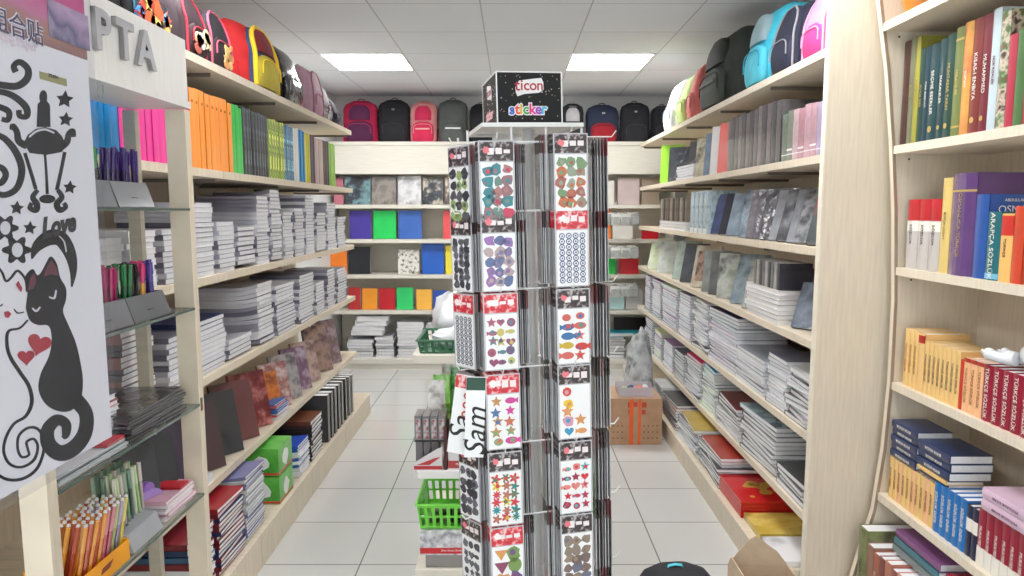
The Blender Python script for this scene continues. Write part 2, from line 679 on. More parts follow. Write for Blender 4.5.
# ---------------------------------------------------------------- glass pen display with sign board
GX0, GX1 = -.95, -1.13
G_TOPS = [1.505, 1.21, .915, .634]
t = thing('display_stand', 'pale wood display stand with glass shelves, header board and chrome letters', 'display stand', (-.95, 1.7, 0))
for y in (1.375, 2.075):
    obj('post', MB().box(-.058, 0, y - 1.7, y - 1.7 + .032, 0, 1.79).mesh('post', [WOOD]), t)
    obj('rear_post', MB().box(-.185, -.15, y - 1.7 + .006, y - 1.7 + .030, .155, 1.79).mesh('rear_post', [wood((176, 168, 152), (1, 1, 9))]), t)
GE = mat((84, 100, 94), .15, coat=.6, var=.03)
for z in G_TOPS:
    g = obj('glass_shelf', MB().box(GX1 - GX0 - .01, .0, 1.408 - 1.7, 2.074 - 1.7, z - .007, z).mesh('glass_shelf', [glass_mat((222, 225, 223), .10)]), t, label='clear glass shelf')
    obj('glass_edge', MB().box(.0002, .0022, 1.408 - 1.7, 2.074 - 1.7, z - .007, z).mesh('glass_edge', [GE]), g)
hb = MB().box(-.022, 0, .75 - 1.7, 2.10 - 1.7, 1.815, 1.99)
hb.box(-.185, .006, .75 - 1.7, 2.105 - 1.7, 1.795, 1.8145)
obj('header_board', hb.mesh('header_board', [wood((226, 224, 220), (1, 14, 1), .03)]), t)
m3 = Matrix(((0, 0, 1), (-1, 0, 0), (0, 1, 0))).to_4x4()
# letters read along the aisle: x direction = +Y, normal = +X, up = +Z
m3 = Matrix(((0, 0, 1, 0), (1, 0, 0, 0), (0, 1, 0, 0), (0, 0, 0, 1)))
LETM = mat((176, 176, 180), .42, metal=1, var=.02)
for ch, yy in (('P', 1.662), ('T', 1.757), ('A', 1.855)):
    me = text_mesh(ch, .125, LETM, extrude=.006, bold=.004)
    o = obj('sign_letter', me, t)
    o.matrix_local = Matrix.Translation((.0065, yy - 1.7, 1.905)) @ m3
for yy in (1.60, 1.69):
    P = []
    for i in range(13):
        a = PI * 1.25 * i / 12
        P.append((.0 - .02, yy - 1.7 + .012 * math.cos(a), 1.775 - .014 * math.sin(a)))
    P = [(-.02, yy - 1.7 + .012, 1.796)] + P
    obj('wire_hook', MB().tube(P, .0014, 6).mesh('wire_hook', [CHROME], True), t)
for yy in (2.083,):
    obj('hinge', MB().box(-.008, .0015, yy - 1.7, yy + .012 - 1.7, .89, .93).mesh('hinge', [mat((120, 96, 80), .35, metal=.8)]), t)

# ================================================================ builders of goods
NB = {}


def notebook_mesh(d, w, t, cov, curl=0.0, spine=1, page=None):
    """lying booklet: x 0..d into the shelf, y across, z up. Covers, folded spine and page block"""
    key = (d, w, t, cov.name, curl, spine, page.name if page else '')
    if key in NB:
        return NB[key]
    mb = MB()
    n = 7 if curl else 2

    def zo(x):
        q = max(0, 1 - x / (d * .45))
        return curl * q * q
    xs = [d * .45 * i / (n - 1) for i in range(n)] + [d] if curl else [0, d]
    c = .0014

    def slab(xa, xb, ya, yb, za, zb, mi):
        X = [x for x in xs if xa < x < xb]
        X = [xa] + X + [xb]
        mb.rings([[(x, ya, za + zo(x)), (x, yb, za + zo(x)), (x, yb, zb + zo(x)), (x, ya, zb + zo(x))] for x in X], mi)
    h = w / 2
    slab(0, d, -h, h, 0, c, 0)
    slab(0, d, -h, h, t - c, t, 0)
    slab(.003, d - .002, -h + .002, h - .002, c, t - c, 1)
    if spine:
        y = h * spine
        slab(0, d, min(y, y - .002 * spine), max(y, y - .002 * spine), 0, t, 0)
    NB[key] = mb.mesh('notebook', [cov, page or PAPER])
    return NB[key]


def lying_stack(desc, where, side, X, yc, z, n, w, d, t, covers, cat='notebook', name='notebook', group=None, curl=0.0,
                jit=.006, inset=.012, yaw=0.0, top=None, spine=1, page=None, turn=.03):
    """stack of booklets on a shelf whose front plane is X (side -1: shelves to -x, +1: to +x)"""
    zz = z + .0004
    ids = []
    for i in range(n):
        cov = covers[RR.randrange(len(covers))] if not (top and i == n - 1) else top[0]
        dd = desc if not (top and i == n - 1) else top[1]
        tt = t
        cu = curl * (.5 + .5 * i / max(1, n - 1)) if curl else 0.0
        cu = round(cu / .004) * .004
        me = notebook_mesh(d, w, tt, cov, cu, spine * (1 if side > 0 else 1), page)
        x = X + side * (inset + RR.uniform(0, jit * 1.6))
        o = obj(name, me, None, (x, yc + RR.uniform(-jit, jit), zz), (0, 0, (0 if side > 0 else PI) + yaw + RR.uniform(-turn, turn)))
        ids.append((o, dd))
        zz += tt + .0003
    g = group or (desc + 's')
    for i, (o, dd) in enumerate(ids[::-1]):
        tag(o, '%s, %s %s' % (dd, ordn(i) if len(ids) > 1 else 'lying', where), cat, g)
    return zz


def book_meshes(w, h, t, cov, hard=True, page=None):
    key = ('book', w, h, t, cov.name, hard, page.name if page else '')
    if key in NB:
        return NB[key]
    mb = MB()
    c = .002 if hard else .0007
    mb.box(0, w, 0, c, 0, h).box(0, w, t - c, t, 0, h)
    # rounded spine
    pts = [(0 + (.0 if not hard else -.0) - (t * .10 if hard else .001) * math.sin(PI * i / 6), t * i / 6) for i in range(7)]
    mb.prism(pts + [(.002, t), (.002, 0)], 0, h, 'z', 0)
    m1 = mb.mesh('book', [cov])
    e = .003 if hard else .0008
    m2 = MB().box(.002, w - e, c, t - c, e, h - e).mesh('pages', [page or PAPER])
    NB[key] = (m1, m2)
    return NB[key]


SPINE_M = Matrix(((0, 0, -1, 0), (0, -1, 0, 0), (-1, 0, 0, 0), (0, 0, 0, 1)))    # reads downwards on the spine (local x = 0 side)


def book(label, cat, X, y, z, w, h, t, cov, side=1, group=None, lean=0.0, title=None, tcol=None, tsize=None, hard=True, name='book',
         inset=.02, bands=(), cover_text=None, page=None, yaw=0.0, emblem=None, sub=None):
    """upright book, spine to the aisle. y = its near side. lean > 0: top towards +y"""
    m1, m2 = book_meshes(round(w, 3), round(h, 3), round(t, 4), cov, hard, page)
    x = X + side * inset
    if side > 0:
        rot = (-lean, 0, yaw)
        yy = y
        zz = z + .0004 + (t * math.sin(lean) if lean > 0 else 0)
        if lean < 0:
            zz = z + .0004
            yy = y
    else:
        rot = (lean, 0, PI + yaw)
        yy = y + t
        zz = z + .0004 + (t * math.sin(-lean) if lean < 0 else 0)
    if side > 0 and lean < 0:
        pass
    o = obj(name, m1, None, (x, yy, zz), rot)
    if side > 0 and lean > 0:
        o.location.z = z + .0004 + t * math.sin(lean)
    if side < 0 and lean != 0:
        o.location.z = z + .0004 + (t * math.sin(abs(lean)) if lean > 0 else 0)
    tag(o, label, cat, group)
    obj('pages', m2, o)
    fx = -(t * .10 if hard else .001) - .0006
    for (z0, z1, bm) in bands:
        mb = MB()
        pts = [(-(t * .10 if hard else .001) * math.sin(PI * i / 6) - .0006, t * i / 6) for i in range(7)]
        mb.prism(pts + [(.0, t), (.0, 0)], h * z0, h * z1, 'z', 0)
        obj('spine_band', mb.mesh('spine_band', [bm]), o)
    if title:
        me = text_mesh(title, tsize or t * .6, tcol or WHITE, .0003)
        q = obj('spine_title', me, o)
        q.matrix_local = Matrix.Translation((fx - .0004, t / 2, h * .5)) @ SPINE_M
    if sub:
        me = text_mesh(sub[0], sub[1], sub[2], .0003)
        q = obj('spine_title', me, o)
        q.matrix_local = Matrix.Translation((fx - .0004, t / 2 + (sub[3] if len(sub) > 3 else 0), h * .5)) @ SPINE_M
    if emblem:
        mb = MB().lathe([(t * .22, 0), (t * .22, .0005)], 8)
        q = obj('spine_emblem', mb.mesh('spine_emblem', [emblem]), o)
        q.matrix_local = Matrix.Translation((fx, t / 2, h * .12)) @ Matrix.Rotation(-PI / 2, 4, 'Y')
    if cover_text:
        for (s_, size, m_, xx, zz_) in cover_text:
            me = text_mesh(s_, size, m_, .0003)
            q = obj('cover_title', me, o)
            q.matrix_local = Matrix.Translation((w * xx, -.0005, h * zz_)) @ Matrix.Rotation(PI / 2, 4, 'X')
    return o


def album(label, cat, x, y, z, w, h, t, cov, yaw, lean, group=None, name='album', frame=None, ring=False, tilt=0.0, page=None, deco=None):
    """book standing with its cover to the viewer: cover face is local -y"""
    key = ('album', w, h, t, cov.name, frame.name if frame else '', ring)
    if key not in NB:
        mb = MB()
        c = .002
        mb.box(-w / 2, w / 2, -t, -t + c, 0, h).box(-w / 2, w / 2, -c, 0, 0, h).box(-w / 2, -w / 2 + c, -t, 0, 0, h)
        inner = MB().box(-w / 2 + c, w / 2 - .003, -t + c, -c, .003, h - .003)
        fr = None
        if frame:
            e = w * .12
            fb = MB()
            fb.box(-w / 2 + e, w / 2 - e, -t - .0012, -t - .0001, h * .14, h * .86)
            fr = fb.mesh('cover_picture', [frame])
        rg = None
        if ring:
            r = MB()
            k = int(h / .012)
            for i in range(k):
                zc = .008 + i * (h - .016) / (k - 1)
                P = [(-w / 2 + .001 + .006 * math.cos(a) - .002, -t / 2 + (t / 2 + .003) * math.sin(a), zc) for a in [j * PI / 4 for j in range(8)]]
                r.tube(P + [P[0]], .0011, 4)
            rg = r.mesh('spiral_binding', [CHROME])
        NB[key] = (mb.mesh('cover', [cov]), inner.mesh('pages', [page or PAPER]), fr, rg)
    m1, m2, fr, rg = NB[key]
    o = obj(name, m1, None, (x, y, z + .0004), (-lean, tilt, yaw))
    tag(o, label, cat, group)
    obj('pages', m2, o)
    if fr:
        obj('cover_picture', fr, o)
    if rg:
        obj('spiral_binding', rg, o)
    if deco:
        deco(o, w, h, t)
    return o


# ---------------------------------------------------------------- backpack
def ring_se(w, d, z, yc, n=24, e=3.2, xc=0.0):
    P = []
    for i in range(n):
        a = 2 * PI * i / n
        c, s_ = math.cos(a), math.sin(a)
        P.append((xc + w / 2 * math.copysign(abs(c) ** (2 / e), c), yc + d / 2 * math.copysign(abs(s_) ** (2 / e), s_), z))
    return P


def soft_box(w, d, h, e=3.8, top=.26, yback=None, seed=0, wob=.006):
    """padded bag shape standing on z = 0, back at y = +d/2, arched shoulders"""
    rr = random.Random(seed)
    N = 13
    R = []
    for i in range(N):
        u = i / (N - 1)
        z = h * u
        if u < .08:
            f = .88 + .12 * (u / .08) ** .5
        elif u > 1 - top:
            q = (u - 1 + top) / top
            f = max(.30, math.sqrt(max(0, 1 - (q * .93) ** 3.2)))
        else:
            f = 1.0
        dp = d * (f * .55 + .45) * (1.0 if u < .55 else 1 - .28 * (u - .55) / .45)
        ww = w * f * (1 + rr.uniform(-wob, wob) * 3)
        R.append(ring_se(ww, dp, z, d / 2 - dp / 2 + rr.uniform(-wob, wob) * d, e=e))
    last = R[-1]
    cx = sum(p[0] for p in last) / len(last)
    cy = sum(p[1] for p in last) / len(last)
    R.append([(cx + (p[0] - cx) * .6, cy + (p[1] - cy) * .6, h * 1.008) for p in last])
    return MB().rings(R)


def arc_front(w, h, y, zb, r, n=14, top=.5):
    """zip line around the upper front"""
    P = [(-w / 2, y, zb)]
    for i in range(n + 1):
        a = PI - PI * i / n
        P.append((w / 2 * math.copysign(abs(math.cos(a)) ** .7, math.cos(a)), y, zb + h * (1 - top) + h * top * math.sin(a) ** .8))
    P.append((w / 2, y, zb))
    return MB().tube(P, r, 5)


def fabric(c, rough=.8):
    return mat(c, rough, var=.07, scale=14, bump=.35)


def backpack(label, loc, rotz, w, h, d, body, pocket, trim, strap=None, seed=1, upper=None, patch=None, stripe=None, tag_text=None,
             side=None, group=None, tilt=(0, 0), deco=None, name='backpack', panel=None, border=.0045):
    t = thing(name, label, 'backpack', loc, (tilt[0], tilt[1], rotz), group)
    strap = strap or trim
    obj('body', soft_box(w, d, h, seed=seed).mesh('body', [body], True, 60), t)
    pw, ph, pd = w * .78, h * .46, d * .17
    R = []
    yb = -d / 2 + .012
    for i in range(9):
        u = i / 8
        f = .9 if u < .05 else (1 if u < .7 else math.sqrt(max(.2, 1 - ((u - .7) / .3 * .85) ** 2)))
        dep = pd * (.7 + .3 * math.sin(PI * min(1, u * 1.1)))
        R.append(ring_se(pw * f, dep + .02, h * .03 + ph * u, yb - dep / 2, e=3.0))
    obj('front_pocket', MB().rings(R).mesh('front_pocket', [pocket], True, 60), t)
    if upper:
        R = []
        uw, uh, ud = w * .62, h * .34, d * .14
        for i in range(7):
            u = i / 6
            f = 1 if u < .45 else math.sqrt(max(.25, 1 - ((u - .45) / .55 * .85) ** 2))
            dep = ud * (.8 + .2 * math.sin(PI * u))
            R.append(ring_se(uw * f, dep + .03, h * .53 + uh * u, -d / 2 + .02 + d * .12 * u - dep / 2, e=3.0))
        obj('upper_pocket', MB().rings(R).mesh('upper_pocket', [upper], True, 60), t)
    if panel:
        R = []
        for i in range(11):
            u = i / 10
            f = 1 if u < .55 else math.sqrt(max(.16, 1 - ((u - .55) / .45 * .93) ** 2.6))
            zc = h * .03 + h * .86 * u
            yf = -d / 2 + (0 if u < .55 else (u - .55) * d * .32)
            R.append(ring_se(w * .84 * f, .05, zc, yf + .012, e=4.2))
        obj('front_panel', MB().rings(R).mesh('front_panel', [panel], True, 60), t)
        P = []
        for s_ in (-1, 1):
            seq = []
            for i in range(11):
                u = i / 10
                f = 1 if u < .55 else math.sqrt(max(.16, 1 - ((u - .55) / .45 * .93) ** 2.6))
                seq.append((s_ * w * .41 * f, -d / 2 + (0 if u < .55 else (u - .55) * d * .32) - .010, h * .03 + h * .86 * u))
            P += seq if s_ < 0 else seq[::-1]
        obj('piping', MB().tube(P, border, 6).mesh('piping', [trim], True), t)
    z = obj('zipper', arc_front(pw * .86, ph * .5, yb - pd - .006, h * .03 + ph * .38, .003).mesh('zipper', [trim], True), t)
    obj('main_zipper', arc_front(w * .93, h * .62, -d / 2 + d * .30, h * .30, .0035).mesh('main_zipper', [trim], True), t)
    H = [(-w * .10, d * .22, h * .985), (-w * .09, d * .22, h * 1.035), (0, d * .22, h * 1.055), (w * .09, d * .22, h * 1.035), (w * .10, d * .22, h * .985)]
    obj('grab_handle', MB().tube(H, .007, 6, flat=.6).mesh('grab_handle', [strap], True), t)
    for s_ in (-1, 1):
        P = [(s_ * w * .14, d * .46, h * .93), (s_ * w * .20, d * .60, h * .80), (s_ * w * .27, d * .66, h * .52), (s_ * w * .33, d * .58, h * .24), (s_ * w * .38, d * .42, h * .08)]
        obj('shoulder_strap', MB().tube(P, [.016, .022, .020, .010, .008], 8, flat=.45).mesh('shoulder_strap', [strap], True), t)
        R = []
        for i in range(6):
            u = i / 5
            R.append(ring_se(w * .13 * (1 - .2 * u), d * .55, h * .04 + h * .30 * u, 0.0, e=2.6, xc=s_ * w * .46))
        obj('side_pocket', MB().rings(R).mesh('side_pocket', [side or pocket], True, 60), t)
    if stripe:
        obj('reflective_stripe', MB().box(-w * .26, w * .26, yb - pd * 1.0 - .017, yb - pd - .006, h * .30, h * .335).mesh('reflective_stripe', [stripe]), t)
    if patch:
        obj('logo_patch', MB().box(-w * .045, w * .045, -d / 2 + d * .05, -d / 2 + d * .13, h * .74, h * .775).mesh('logo_patch', [patch]), t)
    if deco:
        deco(t, w, h, d, yb - pd)
    return t


# ---------------------------------------------------------------- stickers
def star(cx, cz, r, k=5, q=.45, a0=PI / 2):
    return [(cx + (r if i % 2 == 0 else r * q) * math.cos(a0 + PI * i / k), cz + (r if i % 2 == 0 else r * q) * math.sin(a0 + PI * i / k)) for i in range(2 * k)]


def disc(cx, cz, r, n=10, e=1.0, a0=0):
    return [(cx + r * math.cos(a0 + 2 * PI * i / n), cz + r * e * math.sin(a0 + 2 * PI * i / n)) for i in range(n)]


def flower(cx, cz, r, k=5):
    return [(cx + r * (.72 + .28 * math.cos(k * a)) * math.cos(a), cz + r * (.72 + .28 * math.cos(k * a)) * math.sin(a)) for a in [2 * PI * i / 30 for i in range(30)]]


def heart(cx, cz, r, a0=0):
    P = []
    for i in range(20):
        a = 2 * PI * i / 20
        x = .062 * r * 16 * math.sin(a) ** 3
        z = .062 * r * (13 * math.cos(a) - 5 * math.cos(2 * a) - 2 * math.cos(3 * a) - math.cos(4 * a))
        P.append((cx + x * math.cos(a0) - z * math.sin(a0), cz + x * math.sin(a0) + z * math.cos(a0)))
    return P


def fish(cx, cz, r, s_=1):
    P = [(cx + r * math.cos(a) * s_, cz + r * .55 * math.sin(a)) for a in [PI * .85 - 2 * PI * .85 * i / 12 for i in range(13)]]
    return P + [(cx - s_ * r * 1.35, cz - r * .5), (cx - s_ * r * 1.35, cz + r * .5)]


def blob(cx, cz, r, rr):
    k = 9
    return [(cx + r * rr.uniform(.6, 1.15) * math.cos(2 * PI * i / k), cz + r * rr.uniform(.6, 1.15) * math.sin(2 * PI * i / k)) for i in range(k)]


SLEEVE = mat((172, 171, 173), .25, coat=.6, var=.08, scale=30, bump=.2)
SLEEVE2 = mat((140, 136, 136), .28, coat=.6, var=.1, scale=30, bump=.2)
SLEEVE3 = mat((198, 198, 202), .25, coat=.6, var=.06, scale=30, bump=.2)
SHEETW = mat((238, 238, 238), .35, coat=.4, var=.015)
HEAD = {'red': pat([(196, 30, 44), (214, 58, 70), (240, 210, 210)], 60, 'noise', bump=0), 'dark': pat([(40, 32, 34), (66, 50, 52), (190, 184, 182)], 70, 'noise', bump=0)}
PK = {}


def pack_mesh(style, hw=.088, H=.192, hh=.050, palette=(), seed=0):
    """hanging sticker pack: top middle at origin, sheet hangs to -z, front faces -y"""
    key = (style, seed)
    if key in PK:
        return PK[key]
    rr = random.Random(seed * 7 + 3)
    w = hw / 2
    sl = MB().box(-w, w, 0, .0016, -H, .0).mesh('sleeve', [SLEEVE3])
    hd = MB().box(-w * .93, w * .93, -.0010, -.0001, -hh + .002, -.003)
    for i in range(3):
        cx = -w * .5 + i * w * .45
        hd.box(cx, cx + w * .35, -.0016, -.0009, -hh * .62 + rr.uniform(-.004, .004), -hh * .36 + rr.uniform(-.004, .004), 1)
    hd.prism(blob(-w * .55, -hh * .45, w * .22, rr), -.0021, -.0008, 'y', 2)
    hcol = 'red' if palette[0] == 'red' else 'dark'
    hdm = hd.mesh('header_card', [HEAD[hcol], mat((236, 226, 226), .4), mat((226, 120, 130) if hcol == 'dark' else (250, 236, 236), .4)])
    st = MB().box(-w * .90, w * .90, -.0010, -.0001, -H + .003, -hh - .001)
    cols = [mat(c, .35, coat=.3, var=.03) for c in palette[1:]]
    x0, x1, z0, z1 = -w * .80, w * .80, -H + .010, -hh - .008
    Wd, Hd = x1 - x0, z1 - z0
    if style == 'grid':
        for i in range(4):
            for j in range(9):
                cx, cz = x0 + Wd * (i + .5) / 4, z0 + Hd * (j + .5) / 9
                st.prism(disc(cx, cz, Wd / 4 * .43, 12), -.0016, -.0009, 'y', 1)
                st.prism(disc(cx, cz, Wd / 4 * .30, 10), -.0020, -.0015, 'y', 2)
                st.prism(disc(cx, cz, Wd / 4 * .13, 8), -.0024, -.0019, 'y', 3)
    else:
        nx, nz = {'fish': (2, 5), 'flower': (3, 6), 'mixed': (3, 5), 'fruit': (2, 4), 'big': (3, 5), 'sparse': (2, 5), 'animal': (3, 7)}[style]
        for i in range(nx):
            for j in range(nz):
                if style == 'sparse' and i == 1 and j > 1:
                    continue
                cx = x0 + Wd * (i + .5 + rr.uniform(-.10, .10)) / nx
                cz = z0 + Hd * (j + .5 + rr.uniform(-.12, .12)) / nz
                r = min(Wd / nx, Hd / nz * 1.15) * (rr.uniform(.56, .72) if style in ('big', 'animal') else rr.uniform(.48, .62))
                mi = 1 + rr.randrange(len(cols))
                if style == 'fish':
                    p = rr.choice([fish(cx, cz, r, rr.choice((-1, 1))), star(cx, cz, r, 5), disc(cx, cz, r * .8, 10, .8)])
                elif style == 'flower':
                    p = flower(cx, cz, r, rr.choice((5, 6, 8)))
                elif style == 'fruit':
                    p = rr.choice([disc(cx, cz, r, 12, 1.1), [(cx - r, cz + r * .6), (cx + r, cz + r * .6), (cx, cz - r)], blob(cx, cz, r, rr)])
                elif style in ('big', 'animal'):
                    p = blob(cx, cz, r, rr)
                else:
                    p = rr.choice([star(cx, cz, r), heart(cx, cz, r * .9), blob(cx, cz, r, rr), disc(cx, cz, r * .8), fish(cx, cz, r * .8)])
                st.prism(p, -.0016, -.0009, 'y', mi)
                m2 = 1 + rr.randrange(len(cols))
                if rr.random() < .75:
                    st.prism(disc(cx + r * rr.uniform(-.2, .2), cz + r * rr.uniform(-.2, .2), r * .38, 8), -.0021, -.0015, 'y', m2)
                if rr.random() < .4:
                    st.prism(disc(cx - r * .4, cz - r * .2, r * .16, 6), -.0022, -.0015, 'y', 1 + rr.randrange(len(cols)))
    stm = st.mesh('sticker_sheet', [SHEETW] + cols)
    PK[key] = (sl, hdm, stm)
    return PK[key]

# ================================================================ goods on the binder wall (x < 0)
def zrow(px, py, X):
    return at(px, py, X)[1]


SH = {'t': 'top shelf above the orange binders', 'b': 'the binder shelf', 'n': 'the shelf below the binders', 'm': 'second shelf below the binders',
      'a': 'the album shelf', 'p': 'the binder wall plinth'}

# --- binders and books standing on the second shelf, spines flush
BINS = [  # px of near side, px of far side, colour, count, height, words
    (86, 124, (0, 150, 222), 5, .285, 'sky blue ring binder'),
    (124, 195, (238, 40, 150), 12, .285, 'magenta ring binder'),
    (195, 236.5, (255, 150, 34), 9, .285, 'orange ring binder'),
    (236.5, 247, (28, 190, 66), 3, .28, 'bright green ring binder'),
    (247, 272, (44, 52, 62), 9, .285, 'dark slate patterned notebook'),
    (272, 288, (160, 190, 66), 6, .28, 'lime patterned notebook'),
    (288, 297, (100, 152, 190), 5, .28, 'pale blue patterned notebook'),
    (297, 302, (226, 226, 222), 3, .28, 'white upright notebook'),
    (302, 308, (0, 140, 205), 4, .28, 'cyan blue upright notebook'),
    (308, 313, (226, 218, 60), 4, .275, 'yellow upright notebook'),
    (313, 318, (84, 60, 84), 4, .28, 'plum upright notebook'),
    (318, 326, (206, 182, 178), 6, .27, 'pinkish beige upright notebook'),
    (326, 332, (62, 40, 44), 5, .27, 'dark brown upright notebook'),
    (332, 338, (150, 206, 84), 5, .27, 'apple green upright notebook'),
]
yprev = None
for (a, b, c, n, h, words) in BINS:
    ya = yprev if yprev else ypx(a, 1.75, XL)
    yb = ypx(b, 1.75, XL)
    yprev = yb
    t = (yb - ya) / n
    if 'pattern' in words:
        m = pat([c, tuple(int(v * .55) for v in c), tuple(min(255, int(v * 1.35 + 30)) for v in c)], 26, 'wave', bump=.1)
    else:
        m = mat(c, .35, coat=.35, var=.03)
    near = {'sky': 'behind the stand', 'mag': 'beside the orange row'}
    for i in range(n):
        where = '%s in its row counted from the near end' % NTH[i]
        o = book('%s, %s of its row from the pen display, shelf above white notebooks' % (words, NTH[i]), 'binder' if 'binder' in words else 'notebook',
                 XL, ya + i * t, L_TOPS[1], .22, h + RR.uniform(-.004, .004), t - .0012, m, side=-1, group=words + 's', hard='binder' not in words,
                 name='ring_binder' if 'binder' in words else 'notebook', inset=.012 + RR.uniform(0, .004))
        if words.startswith('orange') or words.startswith('magenta'):
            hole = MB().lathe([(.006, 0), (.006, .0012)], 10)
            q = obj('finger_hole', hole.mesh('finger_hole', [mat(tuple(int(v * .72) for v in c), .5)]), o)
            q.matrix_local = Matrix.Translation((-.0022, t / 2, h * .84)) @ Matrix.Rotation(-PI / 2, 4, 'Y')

# --- stacks of white notebooks
GREYC = [mat((196, 196, 206), .5, coat=.2), mat((150, 148, 162), .5, coat=.2), mat((218, 218, 224), .5, coat=.2), mat((116, 114, 130), .5)]
WHITEC = [mat((226, 226, 230), .5), mat((212, 212, 218), .5)]


def px_stacks(lst, z, X, side, shelf, desc, t, d, cov, cat='notebook', group=None, from_what='the post'):
    k = 0
    for row in lst:
        a, b, ytop = row[:3]
        opt = row[3] if len(row) > 3 else {}
        ya, yb = sorted((ypx(a, z, X), ypx(b, z, X)))
        mid = (a + b) / 2
        h = zrow(mid, ytop, X) - z
        tt = opt.get('t', t)
        gap = min([v for v in (L_TOPS if side < 0 else R_TOPS) if v > z + .05] or [z + .4]) - SHT - .02 - z - opt.get('curl', 0)
        h = min(h, gap)
        n = max(1, int(h / tt))
        dd = opt.get('desc', desc)
        kw = {kk: v for kk, v in opt.items() if kk in ('curl', 'top', 'jit', 'yaw', 'spine', 'inset', 'page', 'turn')}
        lying_stack(dd, 'in %s stack from %s, %s' % (NTH[k], from_what, shelf), side, X, (ya + yb) / 2, z, n, round((yb - ya) - .012, 3), opt.get('d', d), tt - .0003,
                    opt.get('cov', cov), cat, cat.replace(' ', '_'), group or (desc + 's ' + shelf), **kw)
        k += 1


px_stacks([(170, 193, 226), (197, 221, 201), (223, 241, 221), (243, 261, 230, dict(curl=.03)), (262, 275, 196), (276, 287, 190, dict(curl=.016)),
           (288, 298, 210), (299, 309, 207), (310, 319, 195), (320, 330, 212, dict(curl=.012)), (331, 340, 200), (341, 349, 216)],
          L_TOPS[2], XL, -1, 'shelf below binders', 'white-paged notebook', .0185, .27, GREYC)
px_stacks([(175, 196, 330, dict(desc='thin white booklet')), (198, 232, 315, dict(top=(mat((40, 52, 96), .4), 'navy-covered notebook'))), (234, 257, 334, dict(curl=.012)),
           (263, 279, 285, dict(curl=.02)), (281, 300, 280), (303, 318, 270), (320, 329, 279), (331, 339, 268), (341, 350, 266)],
          L_TOPS[3], XL, -1, 'second shelf below binders', 'white-paged exercise book', .0190, .27, GREYC, cat='exercise book')
# behind the glass display: stacks further towards the entrance
px_stacks([(88, 133, 236), (136, 164, 228)], L_TOPS[2], XL, -1, 'behind the pen display', 'white-edged workbook', .0185, .25, WHITEC, cat='workbook', from_what='the entrance')
px_stacks([(130, 163, 325, dict(cov=[mat((150, 120, 120), .5), mat((110, 104, 110), .5)]))], L_TOPS[3], XL, -1, 'behind the pen display', 'brown-edged workbook', .0185, .25, GREYC, cat='workbook', from_what='the shelf end')

# --- albums and agendas shown face-out on the album shelf
AX = XL - .085
alb = [  # px of base centre, h, w, cover, words
    (196, .25, .19, mat((62, 56, 78), .3, coat=.6, bump=.2), 'dark blue-violet agenda'),
    (217, .27, .20, mat((78, 60, 66), .3, coat=.6, bump=.2), 'dark mauve agenda'),
    (236, .27, .20, mat((62, 62, 66), .3, coat=.6, bump=.2), 'charcoal agenda in clear film'),
    (253, .27, .20, mat((112, 68, 68), .3, coat=.6, bump=.2), 'rose-brown agenda'),
    (268, .27, .19, pat([(96, 30, 34), (120, 40, 44), (190, 120, 116)], 16, 'noise'), 'burgundy patterned agenda'),
    (281, .22, .17, pat([(196, 84, 40), (220, 130, 60), (120, 50, 40)], 14, 'noise'), 'orange-covered notebook'),
    (291, .24, .17, pat([(206, 180, 176), (160, 100, 96), (226, 210, 206)], 14, 'noise'), 'pink-framed photo album'),
    (301, .25, .17, pat([(120, 116, 122), (178, 172, 172), (84, 80, 88)], 12, 'noise'), 'grey photo album'),
    (311, .25, .17, pat([(150, 118, 150), (120, 88, 112), (196, 180, 196)], 12, 'noise'), 'lilac photo album'),
    (320, .25, .17, pat([(160, 130, 120), (196, 170, 160), (110, 84, 84)], 12, 'noise'), 'brown-pink photo album'),
    (332, .30, .18, pat([(132, 104, 92), (168, 140, 128), (96, 72, 84)], 12, 'noise'), 'tall brown flowered album'),
    (341, .30, .18, pat([(150, 128, 140), (120, 98, 100), (180, 160, 166)], 12, 'noise'), 'tall mauve flowered album'),
]
for i, (px, h, w, m, words) in enumerate(alb):
    y = ypx(px, L_TOPS[4], XL)
    album('%s leaning on the album shelf, %s from the post' % (words, NTH[i]), 'album', AX, y + .06, L_TOPS[4], w, h, .016, m, math.radians(54), math.radians(15),
          'albums leaning on the album shelf', name='agenda' if i < 5 else 'photo_album')
lying_stack('small white booklet', 'of the pile under dark agendas', -1, XL, ypx(212, L_TOPS[4], XL) - .02, L_TOPS[4], 3, .12, .07, .009, WHITEC, 'booklet', 'booklet', jit=.003, inset=.006)
lying_stack('blue exercise book', 'of the pile between burgundy agenda and pink album', -1, XL, ypx(285, L_TOPS[4], XL), L_TOPS[4], 9, .15, .07, .009,
            [mat((40, 92, 160), .4), mat((200, 80, 70), .4), mat((226, 226, 230), .4), mat((60, 110, 180), .4)], 'exercise book', 'exercise_book', jit=.008, inset=.004, turn=.12)

# --- plinth
PZ = .15
PX = -1.06


def plinth_stack(pa, pb, ytop, desc, covs, t, d=.28, **kw):
    ya, yb = sorted((ypx(pa, PZ, PX), ypx(pb, PZ, PX)))
    h = at((pa + pb) / 2, ytop, PX)[1] - PZ
    n = max(1, int(round(h / t)))
    lying_stack(desc, kw.pop('where'), -1, PX, (ya + yb) / 2, PZ, n, round(yb - ya - .01, 3), d, t - .0003, covs, kw.pop('cat', 'book'), kw.pop('name', 'book'), **kw)


